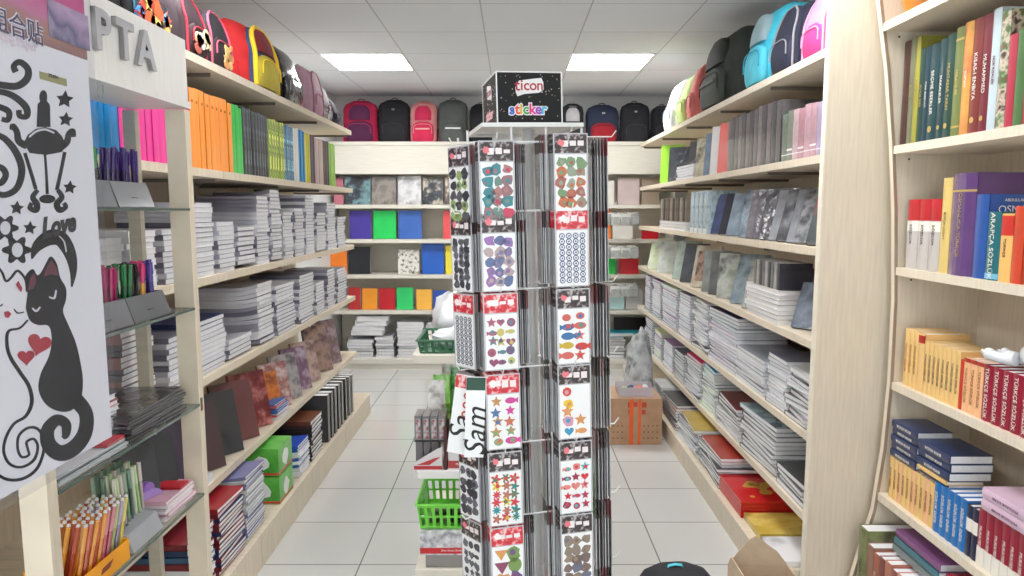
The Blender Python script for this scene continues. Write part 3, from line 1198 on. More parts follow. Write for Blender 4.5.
navy = mat((36, 58, 96), .35, coat=.3)
burg = mat((120, 32, 44), .35, coat=.3)
plinth_stack(196, 222, 530, 'blue-covered hardback', [navy, mat((60, 96, 130), .4), mat((220, 224, 226), .4), burg], .022, where='of the pile nearest the display post on the plinth')
plinth_stack(226, 250, 497, 'burgundy or navy paperback', [navy, burg, mat((44, 50, 92), .4), burg], .017, where='of the plinth pile under the album shelf', top=(mat((150, 30, 40), .35, coat=.3), 'red-covered paperback'), turn=.06)
plinth_stack(252, 270, 468, 'pale grey-covered booklet', [mat((206, 208, 206), .4), mat((120, 120, 160), .4), mat((188, 190, 196), .4)], .014, where='of the plinth pile beside the green cartons', curl=.012)
for k, zz in enumerate((PZ, PZ + .135)):
    ya, yb = ypx(283, PZ, PX), ypx(298, PZ, PX)
    t = thing('paper_carton', 'green and white carton of clips, %s of two by the blue books' % ('lower' if k == 0 else 'upper'), 'carton', (-1.145, (ya + yb) / 2 - .02, zz + .0005), group='green clip cartons on the plinth')
    w = .075
    obj('box', MB().box(-w, w, -w * 1.3, w * 1.3, 0, .128).mesh('box', [pat([(66, 160, 52), (96, 184, 70), (60, 150, 48)], 5, 'noise', bump=0)]), t)
    lb = MB()
    for sx, sy in ((0, -1), (1, 0)):
        if sy:
            lb.prism(blob(0, .06, .04, RR), -w * 1.3 - .0012, -w * 1.3 - .0001, 'y')
        else:
            lb.prism(blob(0, .06, .045, RR), w + .0001, w + .0012, 'x')
    lb.box(-w - .0008, w + .0008, -w * 1.3 - .0008, w * 1.3 + .0008, .004, .014, 1)
    obj('printed_label', lb.mesh('printed_label', [mat((226, 232, 226), .4), mat((190, 60, 50), .4)]), t)
plinth_stack(303, 314, 440, 'white-edged blue book', [mat((50, 90, 170), .35, coat=.3), mat((226, 228, 232), .4)], .016, where='of the plinth pile beyond the green cartons', d=.22, top=(mat((44, 84, 190), .3, coat=.3), 'bright blue book'), curl=.01)
plinth_stack(316, 327, 415, 'black hardback', [mat((46, 36, 34), .4), mat((66, 48, 40), .4)], .022, where='of the plinth pile before the black folders', d=.24, top=(mat((112, 62, 40), .35, coat=.4), 'chestnut leather-look book'))
for i, (px, c, h) in enumerate([(331, (58, 58, 60), .28), (334.5, (48, 48, 52), .275), (338, (66, 66, 70), .28), (341.5, (52, 52, 54), .275), (345, (120, 118, 116), .275), (348.5, (60, 58, 60), .27), (352, (132, 130, 128), .26), (355, (150, 148, 146), .25)]):
    y = ypx(px, PZ, PX)
    book('%s standing on the plinth, %s from the chestnut book' % ('dark grey lever folder' if sum(c) < 250 else 'grey-edged folder', NTH[i]), 'folder', PX, y, PZ, .26, h, .05 if i < 4 else .035,
         mat(c, .35, coat=.5, bump=.1), side=-1, group='folders standing on the plinth', name='lever_folder', inset=.012, hard=False)

# --- backpacks on the top shelf of the binder wall
TZ = L_TOPS[0]


def bag(px_a, px_b, top, label, body, pocket, trim, wall, X, z, d=.17, rot=None, hk=1.0, **kw):
    ya, yb = sorted((ypx(px_a, z + .1, X), ypx(px_b, z + .1, X)))
    w = (yb - ya) * .93
    mid = (px_a + px_b) / 2
    h = (at(mid, top, X)[1] - z) * hk
    rz = (PI / 2 if wall < 0 else -PI / 2) if rot is None else rot
    x = X + wall * (d / 2 + .03)
    dy = kw.pop('dy', 0)
    return backpack(label, (x, (ya + yb) / 2 + dy, z + .001), rz, w, h, d, body, pocket, trim, group='backpacks on the binder wall top shelf' if wall < 0 else 'backpacks on the notebook wall top shelf', **kw)


def blobs_deco(cols, zc=.3, n=7, seed=4, rad=.03, part='printed_pattern'):
    def f(t, w, h, d, yf):
        rr = random.Random(seed)
        mb = MB()
        for i in range(n):
            cx, cz = rr.uniform(-w * .28, w * .28), h * rr.uniform(.08, .40)
            mb.prism(rr.choice([blob(cx, cz, rad * rr.uniform(.5, 1.2), rr), star(cx, cz, rad), disc(cx, cz, rad * .7)]), yf - .0125, yf - .006, 'y', rr.randrange(len(cols)))
        obj(part, mb.mesh(part, [mat(c, .5) for c in cols]), t)
    return f


BK = fabric((30, 30, 36))
bag(112, 172, -50, 'black school bag printed with orange and yellow shapes above the header', BK, BK, fabric((46, 120, 150)), -1, XL, TZ, seed=3, d=.18, dy=.06,
    deco=blobs_deco([(214, 90, 44), (236, 196, 110), (200, 60, 40), (60, 120, 180)], n=12, seed=5, rad=.032))
bag(190, 214, -8, 'black and red school bag with cream printed pocket near the header board', fabric((42, 26, 34)), fabric((50, 24, 32)), fabric((176, 40, 60)), -1, XL, TZ, seed=4, d=.2, panel=fabric((46, 28, 36)), strap=fabric((190, 30, 40)),
    deco=blobs_deco([(236, 214, 160), (226, 226, 220), (190, 90, 80)], n=9, seed=9, rad=.03), side=fabric((186, 28, 40)))
bag(214, 238, 8, 'black school bag with white lettering and pink-edged pocket', BK, fabric((44, 34, 40)), fabric((206, 90, 120)), -1, XL, TZ, seed=5, d=.18, panel=fabric((34, 32, 38)),
    deco=blobs_deco([(236, 196, 120), (220, 150, 90)], n=7, seed=2, rad=.024))
o = bag(257, 285, 24, 'red school bag with yellow sides and navy front panel', fabric((190, 30, 34)), fabric((190, 174, 60)), fabric((240, 200, 40)), -1, XL, TZ, seed=6, d=.24, panel=fabric((46, 62, 100)), border=.011, strap=fabric((190, 28, 34)), side=fabric((188, 24, 30)),
        upper=fabric((120, 32, 40)))
bag(288, 309, 48, 'glossy black school bag with silver print', fabric((22, 22, 24), .25), mat((40, 42, 44), .12, coat=1, bump=.5), mat((150, 150, 150), .4), -1, XL, TZ, seed=7, d=.17)
bag(316, 328, 68, 'dusty pink school bag with lime strap', fabric((186, 148, 164)), fabric((176, 132, 152)), fabric((150, 100, 120)), -1, XL, TZ, seed=8, d=.15, panel=fabric((190, 156, 170)), strap=fabric((180, 204, 110)), upper=fabric((206, 176, 186)))
bag(330, 336, 84, 'white and black flowered school bag', fabric((206, 200, 206)), pat([(220, 218, 220), (40, 40, 44)], 40, 'noise', .8, 0), fabric((110, 60, 80)), -1, XL, TZ, seed=9, d=.13)
bag(338, 344, 98, 'dark school bag at the far end of the shelf', fabric((52, 44, 58)), fabric((52, 44, 58)), BK, -1, XL, TZ, seed=10, d=.12)


# ================================================================ goods on the glass display
def pen_meshes(c_body, c_cap, clear=False, L=.145, cone=True):
    key = ('pen', c_body, c_cap, clear, L)
    if key in NB:
        return NB[key]
    bm = mat(c_body, .2, coat=.6, var=.02)
    cm = mat(c_cap, .25, coat=.5, var=.02)
    r = .0048
    body = MB().lathe([(.0012, 0), (.0032, .010), (r, .016), (r, L * .62)], 8).mesh('barrel', [bm], True)
    cap = MB().lathe([(r * 1.12, L * .62), (r * 1.15, L * .94), (r * .95, L * .96), (r * 1.25, L * .965), (r * 1.25, L * .995), (r * .6, L)], 8).mesh('cap', [cm], True)
    tip = MB().lathe([(r * 1.0, L), (r * .9, L * 1.035), (r * .4, L * 1.05)], 8).mesh('tip', [mat((228, 226, 222), .4)], True) if clear else None
    clip = MB().box(-.0013, .0013, r * 1.1, r * 1.7, L * .72, L * .95).mesh('clip', [cm])
    NB[key] = (body, cap, clip, tip)
    return NB[key]


def pen(label, group, loc, tilt, c1, c2, L=.145, cat='pen', tipped=False):
    b, c, k, tp = pen_meshes(c1, c2, tipped, L)
    o = obj('pen', b, None, loc, tilt)
    tag(o, label, cat, group)
    obj('cap', c, o)
    obj('clip', k, o)
    if tp:
        obj('tip', tp, o)
    return o


def pen_tray(label, y0, y1, z, xf, xb, m, h0=.035, h1=.066, group=None):
    """wedge tray with slanted front and hollow top"""
    t = thing('pen_tray', label, 'pen tray', ((xf + xb) / 2, (y0 + y1) / 2, z + .0004), group=group)
    hx, hy = (xf - xb) / 2, (y1 - y0) / 2
    mb = MB()
    w = .003
    # section in x-z, aisle side = +x
    front = [(hx, 0), (hx - .022, h1), (hx - .022 - w, h1), (hx - w * 1.3, w), ]
    mb.prism([(-hx, 0), (hx, 0), (hx, w), (-hx, w)], -hy, hy, 'y')
    mb.prism(front, -hy, hy, 'y')
    mb.prism([(-hx, w), (-hx + w, w), (-hx + w, h1), (-hx, h1)], -hy, hy, 'y')
    for s_ in (-1, 1):
        ya, yb = sorted((s_ * hy, s_ * (hy - w)))
        mb.prism([(-hx + w, w), (hx - w * 1.3, w), (hx - .022 - w, h1), (-hx + w, h1)], ya, yb, 'y')
    obj('bin', mb.mesh('bin', [m]), t)
    obj('front_mark', MB().box(-.012, .012, -.0006, .0006, -.0035, .0035).mesh('front_mark', [mat((30, 28, 32), .4)]), t, (hx - .0098, 0, .026), (PI / 2 - .0, 0, PI / 2))
    return t


TRAY = mat((104, 105, 110), .38, coat=.2, var=.05)
TRAYD = mat((88, 90, 95), .38, coat=.2, var=.05)


def pens_in(y0, y1, z, xf, xb, cols, words, group, nx=3, ny=9, L=.145, lean=-.05):
    k = 0
    for i in range(nx):
        for j in range(ny):
            c = cols[(j * len(cols)) // ny] if isinstance(cols[0], tuple) and isinstance(cols[0][0], tuple) else cols
            x = xb + (xf - xb) * (i + .5) / nx
            y = y0 + (y1 - y0) * (j + .5) / ny
            pen('%s, %s along in the %s line of %s' % (c[2] if len(c) > 2 else words, NTH[j], ('rear', 'middle', 'front')[i % 3] if nx <= 3 else NTH[i], group), group,
                (x, y, z + .004), (RR.uniform(-.06, .06), lean + RR.uniform(-.03, .05), RR.uniform(0, 6)), c[0], c[1], L * RR.uniform(.97, 1.03))
            k += 1


# glass shelf A
ya, yb = ypx(93, 1.53, -.985), ypx(141, 1.53, -.985)
ym = (ya + yb) / 2
pen_tray('grey wedge pen tray with purple pens on the top glass shelf', ym - .035, yb + .03, G_TOPS[0], -.962, -1.05, TRAY, group='grey pen trays')
pens_in(ym - .026, yb + .02, G_TOPS[0] + .002, -.99, -1.045, ((46, 26, 84), (58, 36, 110), 'dark purple pen'), 'dark purple pen', 'the top glass shelf tray', 3, 9)
pen_tray('grey wedge pen tray with dark and green pens on the top glass shelf', ya - .09, ym - .040, G_TOPS[0], -.962, -1.05, TRAYD, group='grey pen trays')
pens_in(ya - .08, ym - .05, G_TOPS[0] + .002, -.99, -1.045, (((28, 26, 34), (30, 28, 36), 'black pen'), ((28, 40, 34), (40, 150, 70), 'green-capped pen')), 'black pen', 'the near top tray', 3, 8)
# glass shelf B
yb0, yb1, yb2 = ypx(86, 1.23, -.985), ypx(126, 1.23, -.985), ypx(160, 1.23, -.985)
pen_tray('grey wedge pen tray with pink pens on the second glass shelf', yb0 - .03, yb1 - .002, G_TOPS[1], -.962, -1.05, TRAY, group='grey pen trays')
pens_in(yb0 - .02, yb1 - .01, G_TOPS[1] + .002, -.99, -1.045, (((200, 44, 130), (214, 60, 140), 'magenta pen'), ((150, 26, 84), (166, 40, 96), 'crimson pen')), 'pink pen', 'the pink tray', 3, 9)
pen_tray('grey wedge pen tray with mixed pens on the second glass shelf', yb1 + .002, yb2 + .02, G_TOPS[1], -.962, -1.05, TRAYD, group='grey pen trays')
pens_in(yb1 + .01, yb2 + .01, G_TOPS[1] + .002, -.99, -1.045, (((30, 100, 60), (40, 120, 70), 'green pen'), ((30, 30, 40), (34, 34, 44), 'black pen'), ((210, 150, 40), (206, 50, 110), 'yellow and pink pen'), ((70, 60, 130), (84, 70, 150), 'violet pen')), 'pen', 'the mixed tray', 3, 8)
# glass shelf C: white booklets, dark wallets, red and teal booklets
lying_stack('white booklet with red line', 'of the pile behind the pink tray', -1, -1.0, ypx(105, .95, -1.0), G_TOPS[2], 9, .15, .115, .0125, [mat((232, 230, 230), .4), mat((226, 224, 226), .4), mat((236, 236, 236), .4), mat((206, 120, 116), .4)],
            'booklet', 'booklet', jit=.004, inset=.0, curl=.006, group='white booklets on the third glass shelf')
lying_stack('dark grey zip wallet', 'of the glossy heap on the third glass shelf', -1, -.955, 1.86, G_TOPS[2], 8, .30, .155, .0085, [mat((60, 58, 62), .25, coat=.8, bump=.5), mat((84, 82, 86), .25, coat=.8, bump=.5), mat((44, 42, 46), .25, coat=.8, bump=.5)],
            'zip wallet', 'zip_wallet', jit=.005, inset=.004, turn=.05, page=mat((90, 88, 92), .3, coat=.6), group='dark zip wallets')
lying_stack('thin teal or white booklet', 'in near pile of third glass shelf', -1, -.955, 1.56, G_TOPS[2], 4, .26, .15, .0055, [mat((70, 130, 140), .4), mat((200, 204, 206), .4), mat((90, 96, 104), .4)],
            'booklet', 'booklet', jit=.005, inset=.002, group='thin booklets on the third glass shelf')
lying_stack('small red booklet on the thin teal booklets,', 'third glass shelf', -1, -.957, 1.645, G_TOPS[2] + 4 * .0062, 1, .08, .10, .006, [mat((190, 30, 44), .4)], 'booklet', 'booklet', jit=.001, inset=.002, turn=.02)
# glass shelf D
dz = G_TOPS[3]


def box_tray(label, y0, y1, z, xf, xb, h0, h1, m, name='pen_box', cat='pen box'):
    t = thing(name, label, cat, ((xf + xb) / 2, (y0 + y1) / 2, z + .0004))
    hx, hy, w = (xf - xb) / 2, (y1 - y0) / 2, .003
    mb = MB()
    mb.box(-hx, hx, -hy, hy, 0, w)
    mb.box(hx - w, hx, -hy, hy, w, h0)
    mb.box(-hx, -hx + w, -hy, hy, w, h1)
    for s_ in (-1, 1):
        a, b = sorted((s_ * hy, s_ * (hy - w)))
        mb.prism([(-hx + w, w), (hx - w, w), (hx - w, h0), (-hx + w, h1)], a, b, 'y')
    obj('box', mb.mesh('box', [m]), t)
    return t


ob = box_tray('orange cardboard display box at the near end of the lowest glass shelf', 1.46, 1.665, dz, -.955, -1.075, .052, .075, mat((240, 160, 24), .45))
obj('front_mark', MB().prism([(-.02, -.006), (.015, -.006), (.03, .008), (-.012, .006)], -.0006, .0006, 'y').mesh('front_mark', [mat((120, 40, 20), .5)]), ob, (.0607, 0, .028), (0, 0, PI / 2))
JEL = [((226, 140, 36), (230, 160, 70), 'amber gel pen'), ((180, 74, 46), (196, 96, 70), 'rust gel pen'), ((190, 90, 104), (206, 130, 140), 'rose gel pen'), ((150, 160, 90), (176, 184, 130), 'olive gel pen'),
       ((140, 120, 150), (170, 156, 184), 'lilac gel pen'), ((206, 186, 60), (214, 200, 110), 'yellow gel pen')]
k = 0
for i in range(5):
    for j in range(10):
        c = JEL[(i * 2 + j * (1 if j > 5 else 0)) % len(JEL)] if j > 4 else JEL[(j + i) % 2]
        y = 1.47 + .185 * (j + .5) / 10
        x = -1.065 + .10 * (i + .5) / 5
        pen('%s, %s along in the %s line of the orange box' % (c[2], NTH[j], NTH[i]), 'gel pens in the orange box', (x, y, dz + .005), (RR.uniform(-.03, .03) - .30, RR.uniform(-.02, .02) + .04, 0), c[0], c[1], .15, tipped=True)
gr = thing('pen_rack', 'grey plastic pen rack with rows of green and white pens', 'pen rack', (-1.01, 1.765, dz + .0004))
mb = MB().prism([(.052, 0), (.034, .045), (-.052, .062), (-.052, 0)], -.075, .075, 'y')
obj('block', mb.mesh('block', [mat((166, 168, 172), .35)]), gr)
hm = MB()
for yy in (-.05, -.03):
    hm.lathe([(.0045, 0), (.0045, .0006)], 10, c=(.012, yy, .0545))
q = obj('pen_hole', hm.mesh('pen_hole', [mat((70, 70, 74), .5)]), gr, label='dark empty pen holes')
GP = [((120, 150, 120), (150, 172, 150), 'sage pen'), ((70, 100, 84), (110, 140, 120), 'dark green pen'), ((206, 208, 190), (212, 206, 190), 'cream pen'), ((150, 190, 120), (176, 206, 150), 'light green pen'),
      ((176, 160, 156), (206, 190, 186), 'greige pen')]
for i in range(3):
    for j in range(8):
        c = GP[(i + j) % 5] if i > 0 else GP[j % 2]
        pen('%s, %s along in the %s line of the grey rack' % (c[2], NTH[j], ('rear', 'middle', 'front')[i]), 'pens in the grey rack', (-1.052 + i * .026, 1.70 + .0172 * j, dz + .063 - i * .0035), (RR.uniform(-.04, .04), -.05, 0), c[0], c[1], .135)
lying_stack('white and pink note block', 'of the pile beside the grey pen rack', -1, -.955, 1.955, dz, 5, .17, .13, .011, [mat((226, 214, 218), .4), mat((216, 170, 184), .4), mat((232, 230, 232), .4)], 'note block', 'note_block',
            jit=.006, inset=.002, turn=.05, group='note blocks on the lowest glass shelf')
lying_stack('narrow red booklet on the note blocks,', 'lowest glass shelf', -1, -.962, 1.985, dz + 5 * .0115, 1, .055, .10, .006, [mat((196, 30, 48), .4)], 'booklet', 'booklet', jit=.001, inset=.002, turn=.02)
tp = thing('tape_dispenser', 'lilac tape dispenser on the note blocks', 'tape dispenser', (-1.03, 1.90, dz + .0585))
obj('body', MB().prism([(-.04, 0), (.045, 0), (.03, .018), (.005, .026), (-.03, .02)], -.011, .011, 'y').mesh('body', [mat((170, 140, 206), .3, coat=.5)]), tp, rot=(0, 0, 1.2))
obj('roll', MB().lathe([(.018, -.009), (.018, .009)], 14).mesh('roll', [mat((150, 110, 190), .3)], True), tp, (-.0, .0, .028), (PI / 2, 0, 1.2))
for i, (yy, yaw) in enumerate(((1.90, 50), (1.95, 46))):
    album('black desk calculator box leaning behind the note blocks, %s one' % ('front', 'rear')[i], 'box', -1.05, yy + .05 * i, dz, .11, .20, .018, mat((60, 62, 66), .3, coat=.5, bump=.15) if i == 0 else mat((30, 30, 34), .3, coat=.5),
          math.radians(yaw), math.radians(12), 'dark boxes on the lowest glass shelf', name='calculator_box')

# ================================================================ goods on the notebook wall (x > 0)
def facing(lst, z, X, wall, shelf, group, back=.09, name='album', cat='album', from_what='the end panel'):
    for i, it in enumerate(lst):
        px, h, w, t, m, words, yaw, lean = it[:8]
        opt = it[8] if len(it) > 8 else {}
        y = ypx(px, z, X)
        album('%s, %s from %s, %s' % (words, NTH[i], from_what, shelf), cat, X + wall * opt.get('back', back), y, z, w, h, t, m,
              math.radians(-wall * yaw), math.radians(lean), group, name=opt.get('name', name), frame=opt.get('frame'), ring=opt.get('ring', False))


Z1, Z2, Z3, Z4, Z5, Z6 = R_TOPS[1], R_TOPS[2], R_TOPS[3], R_TOPS[4], R_TOPS[5], .12
film = dict(rough=.28, coat=.7, bump=.4, var=.16, scale=18)

# shelf 1: wrapped notebooks near the panel, then grey notebooks, then red, far lime
y = 2.60
wr = [((176, 160, 190), 'lilac'), ((190, 150, 160), 'rose'), ((196, 156, 168), 'pink'), ((180, 130, 140), 'dusty pink'), ((200, 170, 176), 'pale rose'), ((120, 130, 116), 'grey-green'), ((104, 120, 104), 'moss green')]
for i, (c, w_) in enumerate(wr):
    book('film-wrapped %s notebook pack, %s from the end panel on the upper book shelf' % (w_, NTH[i]), 'notebook', XR, y, Z1, .16, .195 + .004 * (i % 3), .054, mat(c, **film), side=1, group='film-wrapped notebook packs',
         name='notebook_pack', inset=.014, hard=False, title='A5 NOTE' if False else None,
         bands=[(.12, .14, mat((226, 222, 226), .3))] + ([(.20, .24, mat((226, 222, 226), .3))] if i % 2 else []))
    y += .056
y1 = ypx(777, Z1, XR)
n = 13
y2 = ypx(725, Z1, XR)
y1 = max(y + .01, y1)
for i in range(n):
    t = (y2 - y1) / n
    c = [(92, 88, 90), (66, 64, 66), (110, 100, 102), (60, 58, 62), (120, 112, 112)][i % 5]
    book('grey wrapped notebook, %s of its row behind the pink packs, upper book shelf' % NTH[i], 'notebook', XR, y1 + i * t, Z1, .2, .265 + RR.uniform(-.005, .005), t * .93, mat(c, **film), side=1,
         group='grey wrapped notebooks', name='notebook', inset=.012, hard=False, lean=.0)
facing([(719, .27, .19, .02, mat((214, 96, 88), .3, coat=.5), 'coral red notebook', 40, 6), (711, .27, .19, .018, mat((226, 224, 222), .3, coat=.5), 'white notebook', 40, 6),
        (703, .25, .17, .018, mat((120, 140, 160), **film), 'blue-grey album', 40, 8), (694, .24, .16, .02, pat([(150, 140, 110), (206, 200, 180), (110, 100, 80)], 12), 'gold-grey album', 35, 8),
        (687, .24, .16, .02, mat((84, 80, 84), **film), 'dark grey album', 35, 8), (668, .25, .17, .02, mat((70, 74, 84), **film), 'slate album', 30, 8), (660, .29, .17, .02, mat((160, 222, 60), .35, coat=.4), 'lime green folder', 25, 8)],
       Z1, XR, 1, 'upper book shelf', 'albums on the upper book shelf', from_what='the grey notebooks')
lying_stack('small grey booklet', 'beside the lime folder, upper book shelf', 1, XR, ypx(683, Z1, XR), Z1, 5, .42, .065, .018, [mat((120, 120, 128), .4), mat((200, 200, 204), .4)], 'booklet', 'booklet', inset=.006, jit=.004)

# shelf 2: leaning albums in film
marble = pat([(84, 96, 108), (150, 164, 176), (54, 62, 74)], 9, 'noise')
silver = pat([(70, 72, 76), (140, 142, 146), (46, 48, 52)], 14, 'noise', bump=.3)
facing([(806, .23, .17, .022, pat([(40, 46, 48), (64, 72, 72), (140, 70, 84)], 9), 'dark album with pink corner', 50, 24), (794, .24, .17, .022, silver, 'silver swirl spiral album', 50, 24, dict(ring=True)),
        (785, .24, .17, .012, mat((130, 134, 140), **film), 'pale grey album', 50, 24), (776, .24, .17, .022, pat([(40, 40, 44), (76, 76, 82), (130, 132, 136)], 16, 'noise'), 'black and silver album', 50, 24),
        (767, .24, .17, .012, mat((140, 142, 148), **film), 'grey-edged album', 50, 22), (759, .24, .17, .02, mat((60, 58, 64), **film), 'black album', 48, 16), (752, .24, .17, .02, mat((84, 80, 90), **film), 'dark grey album', 48, 14),
        (745, .24, .17, .016, mat((110, 104, 112), **film), 'mauve-grey album', 48, 14), (738, .24, .17, .018, marble, 'blue-grey marbled album', 48, 14), (725, .24, .17, .016, mat((140, 156, 170), **film), 'pale blue album', 46, 22),
        (718, .24, .17, .02, mat((44, 46, 58), **film), 'black-blue album', 46, 22), (710, .24, .17, .02, mat((72, 84, 128), **film), 'navy album', 46, 22)],
       Z2, XR, 1, 'leaning-album shelf', 'albums leaning on the shelf below the grey notebooks')
y = ypx(706, Z2, XR) + .02
for i in range(4):
    book('pale blue upright album, %s beyond the navy album' % NTH[i], 'album', XR, y + i * .1, Z2, .18, .25, .085, pat([(150, 172, 184), (190, 206, 212), (120, 146, 160)], 22), side=1, group='pale blue upright albums', name='album', inset=.012, hard=False,
         bands=[(.0, .12, mat((220, 224, 226), .35))])
y = ypx(684, Z2, XR) + .03
for i in range(11):
    c = [(150, 134, 120), (100, 92, 88), (196, 184, 170), (120, 104, 96)][i % 4]
    book('brown-grey thin notebook, %s of the tilted row on the booklet pile' % NTH[i], 'notebook', XR, y + i * .075, Z2 + .062, .16, .16, .022, mat(c, **film), side=1, group='tilted brown-grey notebooks', name='notebook', inset=.02, hard=False, lean=-.0)
for yy, w_ in ((y + .38, 'long'),):
    lying_stack('cream booklet', 'under the tilted brown notebooks', 1, XR, yy, Z2, 3, .80, .2, .0195, [mat((206, 196, 176), .4), mat((170, 160, 146), .4)], 'booklet', 'booklet', inset=.008, jit=.004, turn=.005)

# shelf 3: frames, albums and small stacks
bluef = pat([(62, 74, 92), (96, 110, 128), (44, 54, 68)], 10, 'noise')
facing([(787, .20, .14, .02, bluef, 'slate blue album in film', 52, 26), (775, .25, .16, .022, bluef, 'tall slate blue album in film', 50, 24, dict(back=.12)),
        (741, .25, .17, .018, pat([(150, 160, 158), (190, 182, 168), (110, 120, 124)], 8), 'pale landscape album', 48, 22), (729, .27, .17, .018, pat([(96, 112, 124), (140, 156, 164), (70, 84, 96)], 8), 'blue-grey portrait album', 48, 22),
        (716, .25, .17, .02, pat([(150, 156, 146), (190, 194, 186), (90, 92, 92)], 10), 'grey-green film-wrapped album', 44, 8), (708, .25, .17, .02, mat((110, 112, 112), **film), 'dark grey wrapped album', 44, 8),
        (701, .25, .17, .02, mat((150, 154, 150), **film), 'pale grey wrapped album', 44, 8), (690, .27, .17, .02, pat([(170, 150, 124), (214, 206, 190), (130, 110, 92)], 6), 'brown and cream photo frame', 42, 18, dict(frame=pat([(140, 110, 90), (190, 160, 140), (90, 74, 66)], 14), name='picture_album')),
        (679, .27, .17, .016, mat((80, 84, 92), **film), 'dark slate frame', 42, 18, dict(name='picture_album')), (672, .28, .18, .016, pat([(140, 156, 148), (176, 190, 180), (110, 124, 118)], 7), 'grey-green picture album', 40, 20),
        (657, .26, .19, .014, pat([(156, 158, 156), (190, 196, 186), (120, 120, 118)], 7), 'grey picture sheet album', 34, 24), (648, .24, .19, .014, pat([(176, 180, 172), (200, 210, 170), (140, 140, 134)], 7), 'pale green-edged sheet album', 34, 24)],
       Z3, XR, 1, 'frame shelf', 'albums and frames on the frame shelf')
brn = [mat((196, 176, 160), .4, coat=.4), mat((222, 216, 208), .4, coat=.4), mat((150, 136, 128), .4, coat=.4)]
ya, yb = ypx(776, Z3, XR), ypx(742, Z3, XR)
zt = lying_stack('white and brown boxed notepad', 'beside the slate blue albums', 1, XR, (ya + yb) / 2, Z3, 7, round(yb - ya - .03, 3), .17, .0205, brn, 'notepad', 'notepad', inset=.008, jit=.004, group='boxed notepads')
for i in range(9):
    c = [(60, 60, 72), (176, 174, 172), (120, 118, 118)][i % 3]
    book('small grey notebook, %s of the row standing on the boxed notepads' % NTH[i], 'notebook', XR, ya + .03 + i * .036, zt, .14, .115, .030, mat(c, **film), side=1, group='small notebooks on the boxed notepads', name='notebook', inset=.02, hard=False)

# shelves 4, 5 and plinth: stacks
lt = [mat((196, 202, 208), .4, coat=.3), mat((140, 144, 152), .4, coat=.3), mat((216, 216, 216), .4), mat((96, 98, 110), .4)]
dk = [mat((92, 90, 94), .35, coat=.4), mat((140, 138, 142), .35, coat=.4), mat((60, 58, 62), .35, coat=.4), mat((190, 190, 190), .4)]
mix = [mat((190, 198, 208), .4, coat=.3), mat((116, 122, 146), .4, coat=.3), mat((212, 212, 218), .4), mat((150, 120, 156), .4), mat((90, 120, 130), .4)]
px_stacks([(804, 782, 366, dict(cov=dk, turn=.14, jit=.012, t=.019)), (783, 763, 355, dict(cov=lt, turn=.05)), (760, 731, 351, dict(cov=lt, turn=.05)), (733, 706, 306, dict(cov=mix, top=(mat((40, 44, 84), .35, coat=.4), 'navy-covered notebook'))),
           (704, 689, 299, dict(cov=lt, turn=.12, jit=.012)), (687, 676, 292, dict(cov=mix)), (674, 660, 284, dict(cov=mix, top=(mat((206, 226, 206), .4), 'pale green notebook'))), (658, 650, 276, dict(cov=mix, top=(mat((130, 60, 130), .4), 'purple notebook'))), (648, 643, 274)],
          Z4, XR, 1, 'stack shelf below frames', 'paperback', .0185, .26, mix, cat='paperback', from_what='the end panel')
px_stacks([(800, 772, 468, dict(cov=dk, top=(mat((52, 54, 54), .3, coat=.6, bump=.2), 'black-green folder'), t=.022, turn=.06)), (786 - 16, 738, 413, dict(cov=dk, top=(pat([(120, 144, 156), (160, 180, 186), (96, 112, 124)], 20, 'voronoi'), 'blue-checked notebook'), t=.02, turn=.06)),
           (736, 714, 398, dict(cov=dk, top=(mat((112, 40, 38), .35, coat=.4), 'dark red notebook'), turn=.08)), (712, 699, 366, dict(cov=[mat((206, 222, 190), .4), mat((190, 206, 200), .4), mat((96, 110, 110), .4)], top=(mat((60, 150, 206), .35), 'sky blue notebook'), turn=.08)),
           (697, 683, 356, dict(cov=lt, top=(mat((226, 60, 120), .35), 'hot pink notebook'), turn=.06)), (681, 672, 350, dict(cov=lt)), (670, 661, 340, dict(cov=mix)), (659, 652, 330, dict(cov=[mat((206, 210, 160), .4), mat((120, 80, 150), .4), mat((190, 206, 196), .4)])), (650, 643, 318, dict(cov=mix))],
          Z5, XR, 1, 'lower stack shelf', 'soft-covered journal', .0185, .27, lt, cat='journal', from_what='the end panel')
px_stacks([(717, 697, 437, dict(cov=dk, top=(mat((150, 46, 34), .35, coat=.4), 'red-brown notebook'), turn=.08)), (694, 677, 402, dict(cov=lt, top=(mat((176, 150, 74), .35, coat=.3), 'mustard-covered notebook'), turn=.08)), (674, 661, 368, dict(cov=dk + [mat((150, 100, 80), .4)], turn=.05)),
           (659, 651, 362, dict(cov=dk))],
          Z6, 1.015, 1, 'plinth', 'magazine-size book', .0175, .30, lt, cat='magazine', from_what='the red boxes')

# red gift boxes with gold emblem, pink wrapped pack, gold box, white box
RX = 1.03
RED = mat((196, 24, 30), .28, coat=.6, var=.03)
GOLD = mat((222, 186, 84), .3, metal=.5, var=.05)
ya, yb = 3.02, 3.355


def flat_box(label, x0, y0, z, wx, wy, h, m, deco=None, group=None, name='gift_box', cat='box', rot=0):
    t = thing(name, label, cat, (x0 + wx / 2, y0 + wy / 2, z + .0005), (0, 0, rot), group)
    obj('base', MB().box(-wx / 2 + .002, wx / 2 - .002, -wy / 2 + .002, wy / 2 - .002, 0, h * .5).mesh('base', [m]), t)
    obj('lid', MB().box(-wx / 2, wx / 2, -wy / 2, wy / 2, h * .22, h).mesh('lid', [m]), t)
    if deco:
        deco(t, wx, wy, h)
    return t


